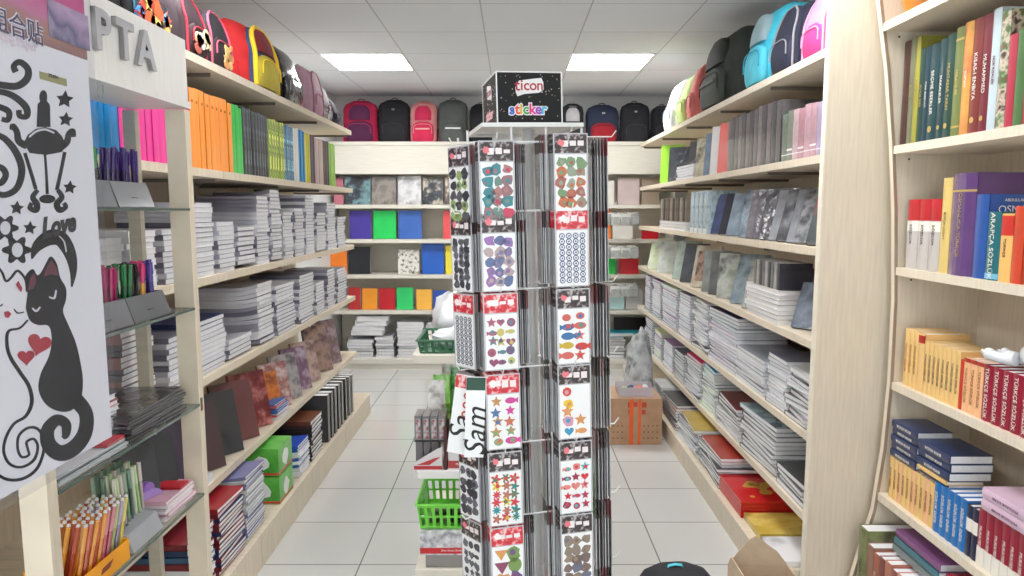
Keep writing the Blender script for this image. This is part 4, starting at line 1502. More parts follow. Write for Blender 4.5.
def gold_emblem(t, wx, wy, h):
    rr = random.Random(3)
    mb = MB()
    for cx, cy, r in ((-.10, .02, .035), (-.05, -.0, .03), (-.08, .05, .03), (-.02, .03, .034), (.02, -.05, .03), (-.05, -.06, .034), (.03, .06, .03), (.08, .0, .03)):
        mb.prism(blob(cx, cy, r, rr), h + .0001, h + .001, 'z')
    mb.prism(disc(-.13, -.11, .012), h + .0001, h + .001, 'z', 0)
    obj('gold_emblem', mb.mesh('gold_emblem', [GOLD]), t)


for i in range(5):
    flat_box('red gift box, %s of the red stack on the plinth' % ordn(4 - i), RX, ya, Z6 + i * .0155, .40, yb - ya, .0145, RED, gold_emblem if i == 4 else None, 'red gift boxes')
flat_box('gold printed box in front of the red gift boxes', RX + .01, 2.80, Z6, .38, .21, .03, pat([(190, 160, 60), (214, 190, 100), (160, 130, 40)], 8, 'noise'), None)
flat_box('white box with black print at the near end of the plinth', RX + .01, 2.58, Z6, .38, .21, .025, pat([(230, 230, 230), (226, 226, 228), (40, 42, 46)], 3.5, 'noise'), None)
#flat_box('pale pink film-wrapped pack behind the red gift boxes', RX, 3.54, Z6, .36, .22, .075, mat((206, 170, 166), **film), None, name='wrapped_pack', cat='pack')

# --- backpacks on top
T0 = R_TOPS[0]
PINK = fabric((240, 120, 176))
bag(822, 796, -8, 'bright pink soft school bag beside the end panel', PINK, fabric((224, 60, 130)), fabric((250, 160, 200)), 1, XR, T0, seed=21, d=.17, panel=fabric((250, 140, 190)))
bag(792, 766, 2, 'navy backpack with grey webbing straps on the notebook wall', fabric((34, 38, 56)), fabric((40, 44, 64)), fabric((150, 150, 156)), 1, XR, T0, seed=22, d=.22, panel=fabric((38, 42, 62)), strap=fabric((44, 44, 50)), patch=fabric((190, 190, 194)))
bag(764, 740, 8, 'turquoise backpack with grey upper panel', fabric((70, 196, 220)), fabric((90, 200, 222)), fabric((50, 160, 190)), 1, XR, T0, seed=23, d=.22, upper=fabric((150, 176, 184)))
bag(724, 696, 32, 'large dark olive backpack with buckled flap', fabric((50, 54, 50)), fabric((58, 62, 56)), fabric((30, 32, 30)), 1, XR, T0, seed=24, d=.24, upper=fabric((44, 48, 44)), stripe=fabric((84, 88, 84)))
bag(690, 684, 66, 'salmon pink school bag squeezed between olive and lime bags', fabric((206, 110, 106)), fabric((214, 120, 116)), fabric((160, 80, 80)), 1, XR, T0, seed=25, d=.15)
bag(683, 674, 74, 'pale lime green school bag', fabric((196, 218, 140)), fabric((190, 210, 130)), fabric((150, 170, 100)), 1, XR, T0, seed=26, d=.18)
bag(671, 661, 82, 'white school bag with pink side pocket', fabric((226, 228, 230)), fabric((220, 222, 226)), fabric((120, 160, 170)), 1, XR, T0, seed=27, d=.18, side=fabric((226, 50, 96)))

# ================================================================ far shelving goods
FS = 6.62 * 1.0 / F_PX


def fx(px):
    return (px - 512.5) * 6.56 / F_PX


def fz(py):
    return yz_plane(512, py, 6.6)[1]


def far(items, z, row, group, cat='folder', name='ring_binder'):
    for i, it in enumerate(items):
        a, b, top, m, words = it[:5]
        opt = it[5] if len(it) > 5 else {}
        w = round((fx(b) - fx(a)) - .006, 3)
        h = round(fz(top) - z, 3)
        o = album('%s on the %s of the far wall' % (words, row), opt.get('cat', cat), fx((a + b) / 2), 6.64, z, w, h, .035, m, math.radians(opt.get('yaw', RR.uniform(-4, 4))), math.radians(5), group, name=opt.get('name', name), frame=opt.get('frame'))


P_MOON = pat([(30, 34, 44), (50, 58, 70), (120, 160, 166), (36, 40, 52)], 6, 'noise', bump=0)
P_FLOR = pat([(34, 40, 52), (60, 64, 70), (196, 186, 170)], 16, 'noise', bump=0)
moon = far([(334, 344, 178, mat((186, 110, 124), .4), 'dusty rose album'), (345, 371, 177, P_MOON, 'dark album with a moonlit picture'), (372, 397, 177, pat([(120, 112, 106), (150, 142, 136), (100, 92, 88)], 9, 'noise'), 'grey-brown album'),
            (398, 422, 176, pat([(176, 176, 178), (226, 226, 228), (140, 140, 142)], 6, 'noise', rough=.25), 'silver foil album'), (423, 444, 178, P_FLOR, 'dark flowered album'), (445, 462, 178, pat([(40, 36, 40), (110, 90, 80), (200, 186, 170)], 15, 'noise', bump=0), 'brown flowered album'),
            (592, 615, 181, mat((216, 212, 202), .5), 'blank cream album'), (618, 640, 178, mat((196, 178, 176), .4), 'pinkish album with a black mark'), (642, 660, 178, mat((160, 142, 124), .5), 'tan album')],
           1.55, 'upper row', 'albums on the far upper row', 'album', 'photo_album')
far([(349, 371, 211, mat((72, 56, 160), .35), 'violet binder'), (373, 396, 211, mat((34, 206, 96), .35), 'bright green binder'), (398, 422, 211, mat((58, 104, 186), .35), 'blue binder'), (443, 462, 211, mat((232, 80, 84), .35), 'coral red binder'),
     (592, 612, 209, mat((250, 130, 36), .4), 'orange binder'), (613, 634, 226, mat((228, 226, 220), .4), 'white box file'), (643, 660, 226, mat((196, 26, 40), .4), 'red box file')], 1.228, 'second row', 'binders on the far second row')
far([(329, 346, 249, mat((250, 136, 44), .4), 'orange binder'), (347, 370, 247, mat((36, 38, 44), .35), 'black binder'), (397, 419, 250, pat([(230, 228, 218), (226, 222, 214), (96, 92, 88)], 30, 'noise', bump=0), 'white sketch-patterned box', dict(name='patterned_box', cat='box')),
     (421, 444, 244, mat((28, 92, 190), .35), 'royal blue binder'), (445, 456, 246, mat((236, 220, 60), .4), 'yellow binder'), (597, 608, 257, mat((40, 214, 84), .35), 'small green binder'), (609, 617, 257, mat((44, 200, 84), .35), 'narrow green binder'), (621, 641, 249, mat((190, 24, 38), .4), 'red binder')],
    .895, 'third row', 'binders on the far third row')
far([(346, 359, 288, mat((190, 50, 50), .4), 'small red binder'), (360, 376, 289, mat((248, 160, 46), .4), 'small orange binder'), (377, 394, 289, mat((196, 34, 46), .4), 'small crimson binder'), (395, 412, 288, mat((44, 206, 110), .4), 'small green binder'),
     (415, 431, 290, mat((250, 186, 74), .4), 'small amber binder'), (432, 448, 291, mat((46, 84, 176), .4), 'small blue binder'), (609, 627, 288, mat((190, 226, 226), .4), 'pale cyan binder'), (628, 646, 290, mat((206, 206, 202), .4), 'light grey binder'),
     (572, 590, 290, mat((200, 200, 206), .4), 'grey folder behind the rack')], .555, 'fourth row', 'binders on the far fourth row')
# tubes/white notebook piles on the far base shelf
bz = .10
for k, (a, b, top, n_) in enumerate([(344, 372, 336, 0), (373, 393, 333, 0), (395, 424, 317, 0), (425, 444, 318, 0)]):
    X0 = fx(a)
    w = fx(b) - fx(a) - .02
    h = fz(top) - bz
    n = max(2, int(h / .03))
    for i in range(n):
        cov = [mat((206, 208, 214), .45), mat((226, 226, 228), .45), mat((130, 130, 140), .45)][RR.randrange(3)]
        me = notebook_mesh(.27, round(w, 2), .028, cov, 0, 1)
        o = obj('notebook', me, None, ((fx(a) + fx(b)) / 2 + RR.uniform(-.01, .01), 6.56 + RR.uniform(0, .02), bz + .0004 + i * .0284), (0, 0, PI / 2 + RR.uniform(-.04, .04)))
        tag(o, 'white notebook, %s in the %s pile of the far base shelf' % (ordn(n - 1 - i), NTH[k]), 'notebook', 'notebooks on the far base shelf')
# angled white binders lying on the first pile
for i in range(4):
    me = notebook_mesh(.26, .30, .045, mat((222, 222, 226), .4), 0, 1)
    o = obj('box_file', me, None, (fx(365) + .02 * i, 6.57, fz(336) + .012 + .046 * i), (0, 0, PI / 2 + .10 * (i % 2) - .05))
    tag(o, 'white box file, %s of the pile on the first notebook pile' % ordn(3 - i), 'box file', 'white box files on the far base shelf')
# dark goods right of the rack on the far base shelf
for i in range(7):
    me = notebook_mesh(.27, .34, .03, [mat((60, 58, 60), .3, coat=.6), mat((110, 108, 110), .3, coat=.6), mat((36, 34, 36), .3, coat=.6)][i % 3], 0, 1)
    o = obj('document_wallet', me, None, (fx(608) + .01 * (i % 3), 6.56, bz + .0004 + i * .0304), (0, 0, PI / 2 + .05 * (i % 3 - 1)))
    tag(o, 'dark document wallet, %s of the far pile behind the carton' % ordn(6 - i), 'wallet', 'dark wallets on the far base shelf')
me = notebook_mesh(.28, .34, .03, mat((40, 190, 214), .3, coat=.4), 0, 1)
tag(obj('document_wallet', me, None, (fx(627) - .03, 6.52, bz + .0004 + 7 * .0304), (0, 0, PI / 2)), 'turquoise document wallet on the dark wallets by the far wall', 'wallet')
album('black framed poster board on the dark wallets by the far wall', 'board', fx(636), 6.72, bz + .0304 * 8 + .002, .34, .12, .02, mat((40, 30, 32), .3), 0, math.radians(5), name='poster_board')

# --- backpacks on the far shelving
FB = 2.125


def fbag(a, b, top, label, body, pocket, trim, d=.17, **kw):
    w = fx(b) - fx(a)
    h = fz(top) * 1.0 - FB
    return backpack(label, ((fx(a) + fx(b)) / 2, 6.60 + d / 2 + .03, FB + .001), RR.uniform(-.05, .05), w, h, d, body, pocket, trim, group='backpacks on the far shelving', **kw)


DB = fabric((28, 28, 34))
fbag(344, 378, 99, 'crimson backpack with purple front and side straps', fabric((176, 24, 70)), fabric((84, 26, 70)), fabric((200, 60, 100)), seed=31, strap=fabric((150, 24, 60)), upper=fabric((90, 30, 74)), side=fabric((206, 30, 80)))
fbag(379, 410, 98, 'plain black backpack between the crimson and pink ones', DB, DB, fabric((60, 60, 66)), seed=32, patch=fabric((140, 140, 144)))
fbag(411, 438, 100, 'pink and salmon backpack with red pocket', fabric((214, 140, 140)), fabric((214, 40, 84)), fabric((236, 170, 170)), seed=33, upper=fabric((206, 40, 84)), side=fabric((200, 30, 76)), stripe=fabric((240, 180, 180)))
fbag(439, 468, 98, 'charcoal grey backpack with white reflective strip', fabric((84, 88, 86)), fabric((90, 94, 92)), fabric((60, 62, 62)), seed=34, stripe=mat((236, 236, 236), .4), strap=DB)
fbag(470, 492, 102, 'black backpack half hidden by the sign box', DB, DB, fabric((50, 50, 54)), seed=35)
fbag(562, 584, 102, 'small black and white backpack beside the sign box', fabric((40, 40, 46)), fabric((56, 56, 62)), fabric((206, 206, 210)), seed=36, upper=fabric((206, 204, 208)), d=.15)
fbag(587, 619, 103, 'navy backpack with red lower pocket', fabric((42, 50, 76)), fabric((168, 24, 38)), fabric((30, 36, 56)), seed=37, patch=fabric((200, 200, 206)), side=fabric((150, 24, 36)))
fbag(621, 650, 101, 'black backpack next to the navy and red one', fabric((32, 32, 38)), fabric((36, 36, 42)), fabric((70, 70, 76)), seed=38, patch=fabric((200, 200, 204)))
fbag(652, 674, 104, 'black backpack at the corner of the far shelving', DB, DB, fabric((60, 60, 64)), seed=39)


# ================================================================ clear packs hanging before the far shelves
def hang_rail(z, x0, x1, y, label, n, rows_z):
    t = thing('hook_rail', label, 'hook rail', ((x0 + x1) / 2, y, z), group='hook rails with clear packs')
    w = (x1 - x0) / 2
    obj('rail', MB().tube([(-w, 0, 0), (w, 0, 0)], .005, 6).mesh('rail', [WHITE], True), t)
    for i in range(n):
        x = -w + 2 * w * (i + .5) / n
        obj('hook', MB().tube([(x, 0, 0), (x, -.16, .0), (x, -.175, .02)], .0028, 5).mesh('hook', [CHROME], True), t)
    for s_ in (-1, 1):
        obj('rail_arm', MB().tube([(s_ * w, 0, 0), (s_ * w, .40 if y < 6.4 else .10, 0)], .004, 5).mesh('rail_arm', [WHITE], True), t)
    return t


CLEAR = glass_mat((226, 228, 226), .28, .12)
k = 0
for r, (z, n) in enumerate(((1.47, 5), (1.17, 5), (.82, 5))):
    x0, x1 = fx(592) * .96, fx(640) * .96
    hang_rail(z, x0, x1, 6.42, 'thin white hook rail on the %s far row right of the rack'.replace('right of', 'behind') % NTH[r], n, None)
    for i in range(n):
        x = x0 + (x1 - x0) * (i + .5) / n
        for j in range(3):
            y = 6.29 + .035 * j
            t = thing('blister_pack', 'small clear pack, %s on hook %s of the %s far hook rail' % (NTH[j], NTH[i], NTH[r]), 'blister pack', (x, y, z - .006), (0, 0, RR.uniform(-.1, .1)), 'clear packs hanging at the far shelves')
            obj('bubble', MB().rings([ring_se(.07, .018, -.09, 0, 12), ring_se(.074, .024, -.06, 0, 12), ring_se(.07, .02, -.025, 0, 12)]).mesh('bubble', [CLEAR], True), t)
            obj('card', MB().box(-.038, .038, .0125, .0140, -.10, 0).mesh('card', [mat([(206, 206, 200), (150, 152, 150), (226, 226, 222)][(i + j) % 3], .4, coat=.4)]), t)


# ================================================================ sticker rack
RK = Matrix.Translation((.070, 1.90, 0)) @ Matrix.Rotation(-.026, 4, 'Y') @ Matrix.Rotation(math.radians(12), 4, 'Z')
rk = thing('sticker_rack', 'white revolving wire rack full of hanging sticker packs', 'display rack')
rk.matrix_world = RK
WR = mat((232, 232, 230), .3, coat=.4, var=.01)
rows2 = [yz_plane(496, py, 1.70)[1] for py in (137, 209, 290, 371, 449, 524)]
rows5 = [yz_plane(570, py, 1.77)[1] for py in (133, 208, 286, 361, 436, 508)]
rows2.append(rows2[-1] - .20)
rows5.append(rows5[-1] - .19)
obj('pole', MB().lathe([(.0165, .06), (.0165, 1.715)], 14, c=(.018, 0, 0)).mesh('pole', [WR], True), rk)
bs = MB()
for a in range(4):
    q = a * PI / 2 + .4
    bs.tube([(.012, 0, .075), (.20 * math.cos(q), .20 * math.sin(q), .055), (.27 * math.cos(q), .27 * math.sin(q), .045)], .012, 8)
obj('base_foot', bs.mesh('base_foot', [WR], True), rk)
for a in range(4):
    q = a * PI / 2 + .4
    obj('caster', MB().lathe([(.008, -.012), (.02, -.010), (.02, .010), (.008, .012)], 12).mesh('caster', [BLACK], True), rk, (.26 * math.cos(q), .26 * math.sin(q), .024), (PI / 2, 0, q))
vr = []
for (x, y) in ((-.155, -.06), (-.055, -.125), (.033, -.125), (.127, -.125), (.155, .10), (-.155, .12)):
    obj('upright_rod', MB().tube([(x, y, .40), (x, y, 1.7045)], .0032, 6).mesh('upright_rod', [WR], True), rk)
for i, z in enumerate(rows2):
    for (za, xa) in ((z - .004, 0),):
        P = [(-.155, -.06, za), (-.150, -.125, za), (.127, -.125, za), (.155, -.09, za), (.155, .12, za), (-.155, .12, za), (-.155, -.06, za)]
        obj('ring_wire', MB().tube(P, .0026, 5).mesh('ring_wire', [WR], True), rk)
    sp = MB().tube([(.012, 0, za), (-.05, -.12, za)], .0026, 5).tube([(.012, 0, za), (.155, .10, za)], .0026, 5).tube([(.012, 0, za), (.127, -.12, za)], .0026, 5)
    obj('spoke_wire', sp.mesh('spoke_wire', [WR], True), rk)
tr = MB()
tr.box(-.13, .13, -.135, -.129, 1.705, 1.715).box(-.13, .13, .10, .106, 1.705, 1.715).box(-.13, -.124, -.129, .10, 1.705, 1.715).box(.124, .13, -.129, .10, 1.705, 1.715).box(-.124, .124, -.129, .10, 1.712, 1.715)
obj('top_tray', tr.mesh('top_tray', [WR]), rk)

STY = {
    ('L', 0): ('big', ('dark', (196, 60, 90), (176, 120, 120), (110, 140, 130), (150, 110, 116), (60, 130, 140))),
    ('L', 1): ('big', ('dark', (150, 110, 170), (120, 120, 150), (170, 130, 176), (96, 110, 150), (180, 160, 160))),
    ('L', 2): ('mixed', ('red', (150, 80, 110), (90, 130, 140), (110, 90, 120), (196, 186, 110), (170, 90, 110))),
    ('L', 3): ('fish', ('red', (206, 70, 150), (190, 140, 90), (130, 160, 110), (206, 196, 130), (80, 110, 160), (200, 110, 90))),
    ('L', 4): ('flower', ('dark', (30, 140, 150), (206, 60, 70), (214, 190, 60), (90, 120, 90), (180, 110, 90))),
    ('L', 5): ('fruit', ('red', (206, 190, 90), (140, 70, 96), (110, 80, 130), (120, 150, 80), (214, 150, 90))),
    ('L', 6): ('flower', ('dark', (200, 80, 90), (90, 130, 90), (80, 110, 160))),
    ('R', 0): ('big', ('dark', (120, 150, 110), (196, 110, 70), (150, 160, 140), (170, 100, 90), (150, 140, 120))),
    ('R', 1): ('grid', ('red', (60, 74, 120), (226, 228, 234), (60, 74, 120))),
    ('R', 2): ('fish', ('dark', (200, 170, 50), (90, 140, 130), (206, 100, 90), (60, 110, 160), (200, 60, 60))),
    ('R', 3): ('sparse', ('dark', (236, 196, 50), (206, 70, 60), (60, 150, 190), (214, 150, 90), (206, 150, 170))),
    ('R', 4): ('mixed', ('dark', (206, 40, 60), (60, 176, 180), (150, 30, 60), (220, 130, 120), (190, 60, 90))),
    ('R', 5): ('big', ('dark', (140, 126, 112), (120, 100, 96), (110, 112, 130), (150, 130, 110))),
    ('R', 6): ('animal', ('dark', (140, 126, 112), (90, 150, 110), (190, 80, 90))),
}
PICT = {'big': 'large cut-out figures', 'mixed': 'mixed small figures', 'fish': 'sea creatures', 'flower': 'flowers', 'fruit': 'fruits', 'grid': 'navy ring buttons', 'sparse': 'few scattered figures', 'animal': 'small figures'}
PLAIN_HD = {}


def hang_pack(style, seed, pal, local, yaw, label, group, H=.192, simple=False, sleeve=None, roll=0.0):
    if simple:
        key = ('simple', sleeve.name, pal, H)
        if key not in PK:
            w = .044
            a = MB().box(-w, w, 0, .0024, -H, -.046).box(-w + .001, w - .001, .0004, .0020, -.046, 0, 1)
            PK[key] = a.mesh('sticker_pack', [sleeve, HEAD[pal] if pal in HEAD else mat(pal, .4)])
        me = PK[key]
        o = obj('sticker_pack', me)
        tag(o, label, 'sticker pack', group)
    else:
        sl, hd, st = pack_mesh(style, H=H, palette=pal, seed=seed)
        o = obj('sticker_pack', sl)
        tag(o, label, 'sticker pack', group)
        obj('header_card', hd, o)
        obj('sticker_sheet', st, o)
    o.matrix_world = RK @ Matrix.Translation(local) @ Matrix.Rotation(yaw, 4, 'Z') @ Matrix.Rotation(roll, 4, 'Y')
    return o


SL = [SLEEVE, SLEEVE2, SLEEVE3]
HEAD['muted'] = mat((150, 92, 96), .4)
for col, rows, cx in (('L', rows2, -.105), ('R', rows5, .080)):
    cname = 'pink-cartoon' if False else ('first' if col == 'L' else 'second')
    for r, z in enumerate(rows):
        st, pal = STY[(col, r)]
        zt_ = z - .006
        Hh = .192 if col == 'L' else .186
        hz_ = MB().tube([(cx, -.118, z - .002), (cx, -.190, z - .002), (cx, -.198, z + .010)], .0018, 5)
        obj('hook', hz_.mesh('hook', [WR], True), rk)
        for j in range(6):
            y = -.182 + j * .0085
            if j == 0:
                hang_pack(st, r + (10 if col == 'R' else 0), pal, (cx, y, zt_), 0, 'front sticker pack with %s, %s, %s front column' % (PICT[st], ordn(r), cname), 'front sticker packs')
            else:
                hang_pack(None, 0, pal[0], (cx + RR.uniform(-.001, .001), y, zt_), 0, 'sticker pack, %s behind the %s front pack, %s column' % (NTH[j - 1], ordn(r).replace(' from top', ''), cname), 'sticker packs behind the front ones', simple=True, sleeve=SL[j % 3], H=Hh)
for gname, rows, cx, cy, step, yaw, n, hz_off in (('outer side hook beside the green basket', rows2, -.150, -.095, -.0085, -math.radians(66), 7, -.012), ('inner hook next to the pole', rows2, -.022, -.085, -.0056, PI / 2, 6, -.010),
                                                ('inner hook behind the second column', rows5, .052, -.09, -.0052, PI / 2 - .12, 7, -.004), ('outer side hook near the carton side', rows5, .158, -.075, .0085, PI / 2 - .05, 6, -.010)):
    for r, z in enumerate(rows):
        zt_ = z + hz_off
        if gname.startswith('outer side hook beside'):
            ux, uy = -math.cos(math.radians(28)), -math.sin(math.radians(28))
            P = [(-.130, -.072, z - .006), (-.130 + ux * .08, -.072 + uy * .08, z - .006), (-.130 + ux * .09, -.072 + uy * .09, z + .008)]
        elif gname.endswith('pole'):
            P = [(-.005, -.085, z - .004), (-.068, -.085, z - .004)]
        elif gname.endswith('column'):
            P = [(.028, -.09, z + .002), (.052, -.09, z + .002)]
        else:
            P = [(.145, -.075, z - .004), (.225, -.075, z - .004), (.238, -.075, z + .012)]
        obj('hook', MB().tube(P, .0018, 5).mesh('hook', [WR], True), rk)
        for j in range(n):
            if gname.startswith('outer side hook beside'):
                loc = (-.138 + ux * (.008 + .0078 * j), -.078 + uy * (.008 + .0078 * j), zt_)
                full = j == n - 1 and r in (0, 1, 2, 4, 5)
            else:
                loc = (cx + step * j, cy, zt_)
                full = False
            lab = 'edge-on sticker pack, %s on %s %s' % (NTH[j], {0: 'top'}.get(r, NTH[r] + ' row'), gname)
            hc = ['dark', (150, 140, 140), 'muted', (80, 72, 74), (176, 150, 150)][(r + j // 2) % 5]
            if full:
                stt = ['big', 'animal', 'grid', 'x', 'big', 'mixed'][r]
                pal = ('dark' if r < 3 else 'dark', (90, 90, 96), (150, 170, 110) if r == 0 else (110, 110, 120), (60, 60, 70)) if r != 2 else ('red', (84, 88, 100), (200, 200, 206), (90, 94, 104))
                hang_pack(stt, 40 + r, pal, loc, yaw + .08, 'angled sticker pack, outermost on %s outer side hook' % {0: 'top'}.get(r, NTH[r] + ' row'), 'angled sticker packs')
            else:
                hang_pack(None, 0, hc, loc, yaw + RR.uniform(-.04, .04), lab, 'edge-on sticker packs', simple=True, sleeve=SL[(j + r) % 3], H=.188)
# script sheets on the outer hook
for k, (dx, dy, txts, red) in enumerate(((-.010, -.035, 'Sa', True), (.012, -.060, 'Sam', False))):
    t = thing('script_sheet', 'long white sheet with black script %s' % ('and red circles' if red else 'under a dark header'), 'sticker sheet')
    t['group'] = 'white script sheets on the rack'
    t.matrix_world = RK @ Matrix.Translation((-.195 + dx + .012, -.12 + dy, rows2[3] - .008)) @ Matrix.Rotation(math.radians(-22 + 14 * k), 4, 'Z') @ Matrix.Rotation(.16 - .1 * k, 4, 'Y')
    obj('sheet', MB().box(-.024, .024, 0, .001, -.205, 0).mesh('sheet', [SHEETW]), t)
    obj('header', MB().box(-.0235, .0235, -.0008, -.0001, -.034, -.002).mesh('header', [HEAD['red'] if red else mat((40, 76, 60), .4)]), t)
    me = text_mesh(txts, .075, BLACK, .0003, shear=.3)
    q = obj('script_print', me, t)
    q.matrix_local = Matrix.Translation((.004, -.0008, -.140)) @ Matrix.Rotation(PI / 2, 4, 'X') @ Matrix.Rotation(PI / 2, 4, 'Z')
    if red:
        mb = MB()
        for i in range(3):
            mb.prism(disc(.010, -.052 - .024 * i, .009, 12), -.0009, -.0002, 'y')
            mb.prism(disc(.010, -.052 - .024 * i, .0045, 10), -.0012, -.0008, 'y', 1)
        obj('red_circles', mb.mesh('red_circles', [mat((206, 70, 60), .4), SHEETW]), t)

# sign box
sb = thing('sign_box', 'black star-speckled sign box standing on the sticker rack', 'sign')
sb.matrix_world = RK @ Matrix.Translation((-.004, -.015, 1.7155))
sw, sd, shh = .083, .10, .125
DARK = mat((5, 3, 5), .7)
bx_ = MB().box(-sw, sw, -sd, sd, 0, shh)
obj('box', bx_.mesh('box', [DARK]), sb)
ed = MB()
e = .0028
for (x, y) in ((-sw, -sd), (sw, -sd), (-sw, sd), (sw, sd)):
    ed.box(x - e / 2, x + e / 2, y - e / 2, y + e / 2, 0, shh + e / 2)
for z in (.001, shh):
    for y in (-sd, sd):
        ed.box(-sw, sw, y - e / 2, y + e / 2, z - e / 2, z + e / 2)
    for x in (-sw, sw):
        ed.box(x - e / 2, x + e / 2, -sd, sd, z - e / 2, z + e / 2)
obj('white_edge', ed.mesh('white_edge', [WHITE]), sb)
rr = random.Random(5)
dots = MB()
for i in range(60):
    cx, cz = rr.uniform(-sw * .93, sw * .93), rr.uniform(.006, shh - .006)
    dots.prism(star(cx, cz, rr.uniform(.0009, .0020), 4, .5), -sd - .0006, -sd - .0001, 'y', rr.randrange(3))
    cy, cz = rr.uniform(-sd * .93, sd * .93), rr.uniform(.006, shh - .006)
    dots.prism(star(cy, cz, rr.uniform(.0009, .0018), 4, .5), -sw - .0006, -sw - .0001, 'x', rr.randrange(3))
obj('star_specks', dots.mesh('star_specks', [mat((236, 236, 236), .5), mat((206, 150, 150), .5), mat((206, 200, 150), .5)]), sb)
LOGO = [(-.036, .092), (-.026, .108), (.012, .113), (.031, .115), (.036, .104), (.036, .086), (.024, .079), (-.012, .076), (-.031, .070), (-.035, .080)]
obj('logo_patch', MB().prism([(x - .0, z - .004) for x, z in LOGO], -sd - .0012, -sd - .0002, 'y').mesh('logo_patch', [mat((232, 230, 230), .5)]), sb)


def put_text(s, size, m, x, z, parent, name, bold=0.0, roll=0.0, y=None, ext=.0004, side=False):
    me = text_mesh(s, size, m, ext, bold=bold)
    q = obj(name, me, parent)
    if side:
        q.matrix_local = Matrix.Translation((-sw - .0014, x, z)) @ Matrix.Rotation(-PI / 2, 4, 'Z') @ Matrix.Rotation(PI / 2, 4, 'X')
    else:
        q.matrix_local = Matrix.Translation((x, -sd - .0016 if y is None else y, z)) @ Matrix.Rotation(roll, 4, 'Y') @ Matrix.Rotation(PI / 2, 4, 'X')
    return q


for i, ch in enumerate('ticon'):
    put_text(ch, .040 if ch in 't' else .036, mat((170, 30, 44), .5), -.031 + [0, .0115, .0235, .0405, .058][i], .092, sb, 'brand_letter', bold=.0004)
cols = [(60, 110, 200), (236, 90, 40), (230, 190, 40), (70, 170, 90), (224, 60, 130), (150, 80, 190), (60, 190, 210)]
xs_ = [-.046, -.032, -.0225, -.010, .006, .022, .036]
for i, ch in enumerate('sticker'):
    put_text(ch, .036, mat((246, 240, 246), .5), xs_[i], .033 + (.0 if ch in 's' else .001), sb, 'title_letter_edge', bold=.0032, y=-sd - .0008, ext=.0003)
    put_text(ch, .036, mat(cols[i], .45), xs_[i], .033 + (.0 if ch in 's' else .001), sb, 'title_letter', bold=.0010)
obj('logo_patch', MB().prism([(x * .9 + .0, z - .004) for x, z in LOGO], -sw - .0012, -sw - .0002, 'x').mesh('logo_patch', [mat((232, 230, 230), .5)]), sb)
put_text('ticon', .030, mat((150, 60, 66), .5), .0, .090, sb, 'brand_letters', side=True)
put_text('sticker', .036, mat((240, 190, 196), .5), .0, .032, sb, 'title_letters', bold=.001, side=True)

# ================================================================ tall bookcase goods
BSIDE = 1


def bcx(z):
    return XFRONT(z + .02) + .02


def row_books(shelf_z, y_start, items, row, lean0=0.0):
    """books listed from the far end towards the camera; y decreases"""
    y = y_start
    n = {}
    for it in items:
        w_, h, t, m, words = it[:5]
        opt = dict(it[5]) if len(it) > 5 else {}
        y -= t + .0012
        X = bcx(shelf_z)
        lean = opt.pop('lean', lean0)
        cat = opt.pop('cat', 'book')
        book('%s %s' % (words, row), cat, X, y, shelf_z, w_, h, t, m, side=1, lean=lean, inset=opt.pop('inset', .004), **opt)
        y -= opt.get('extra', 0)
    return y


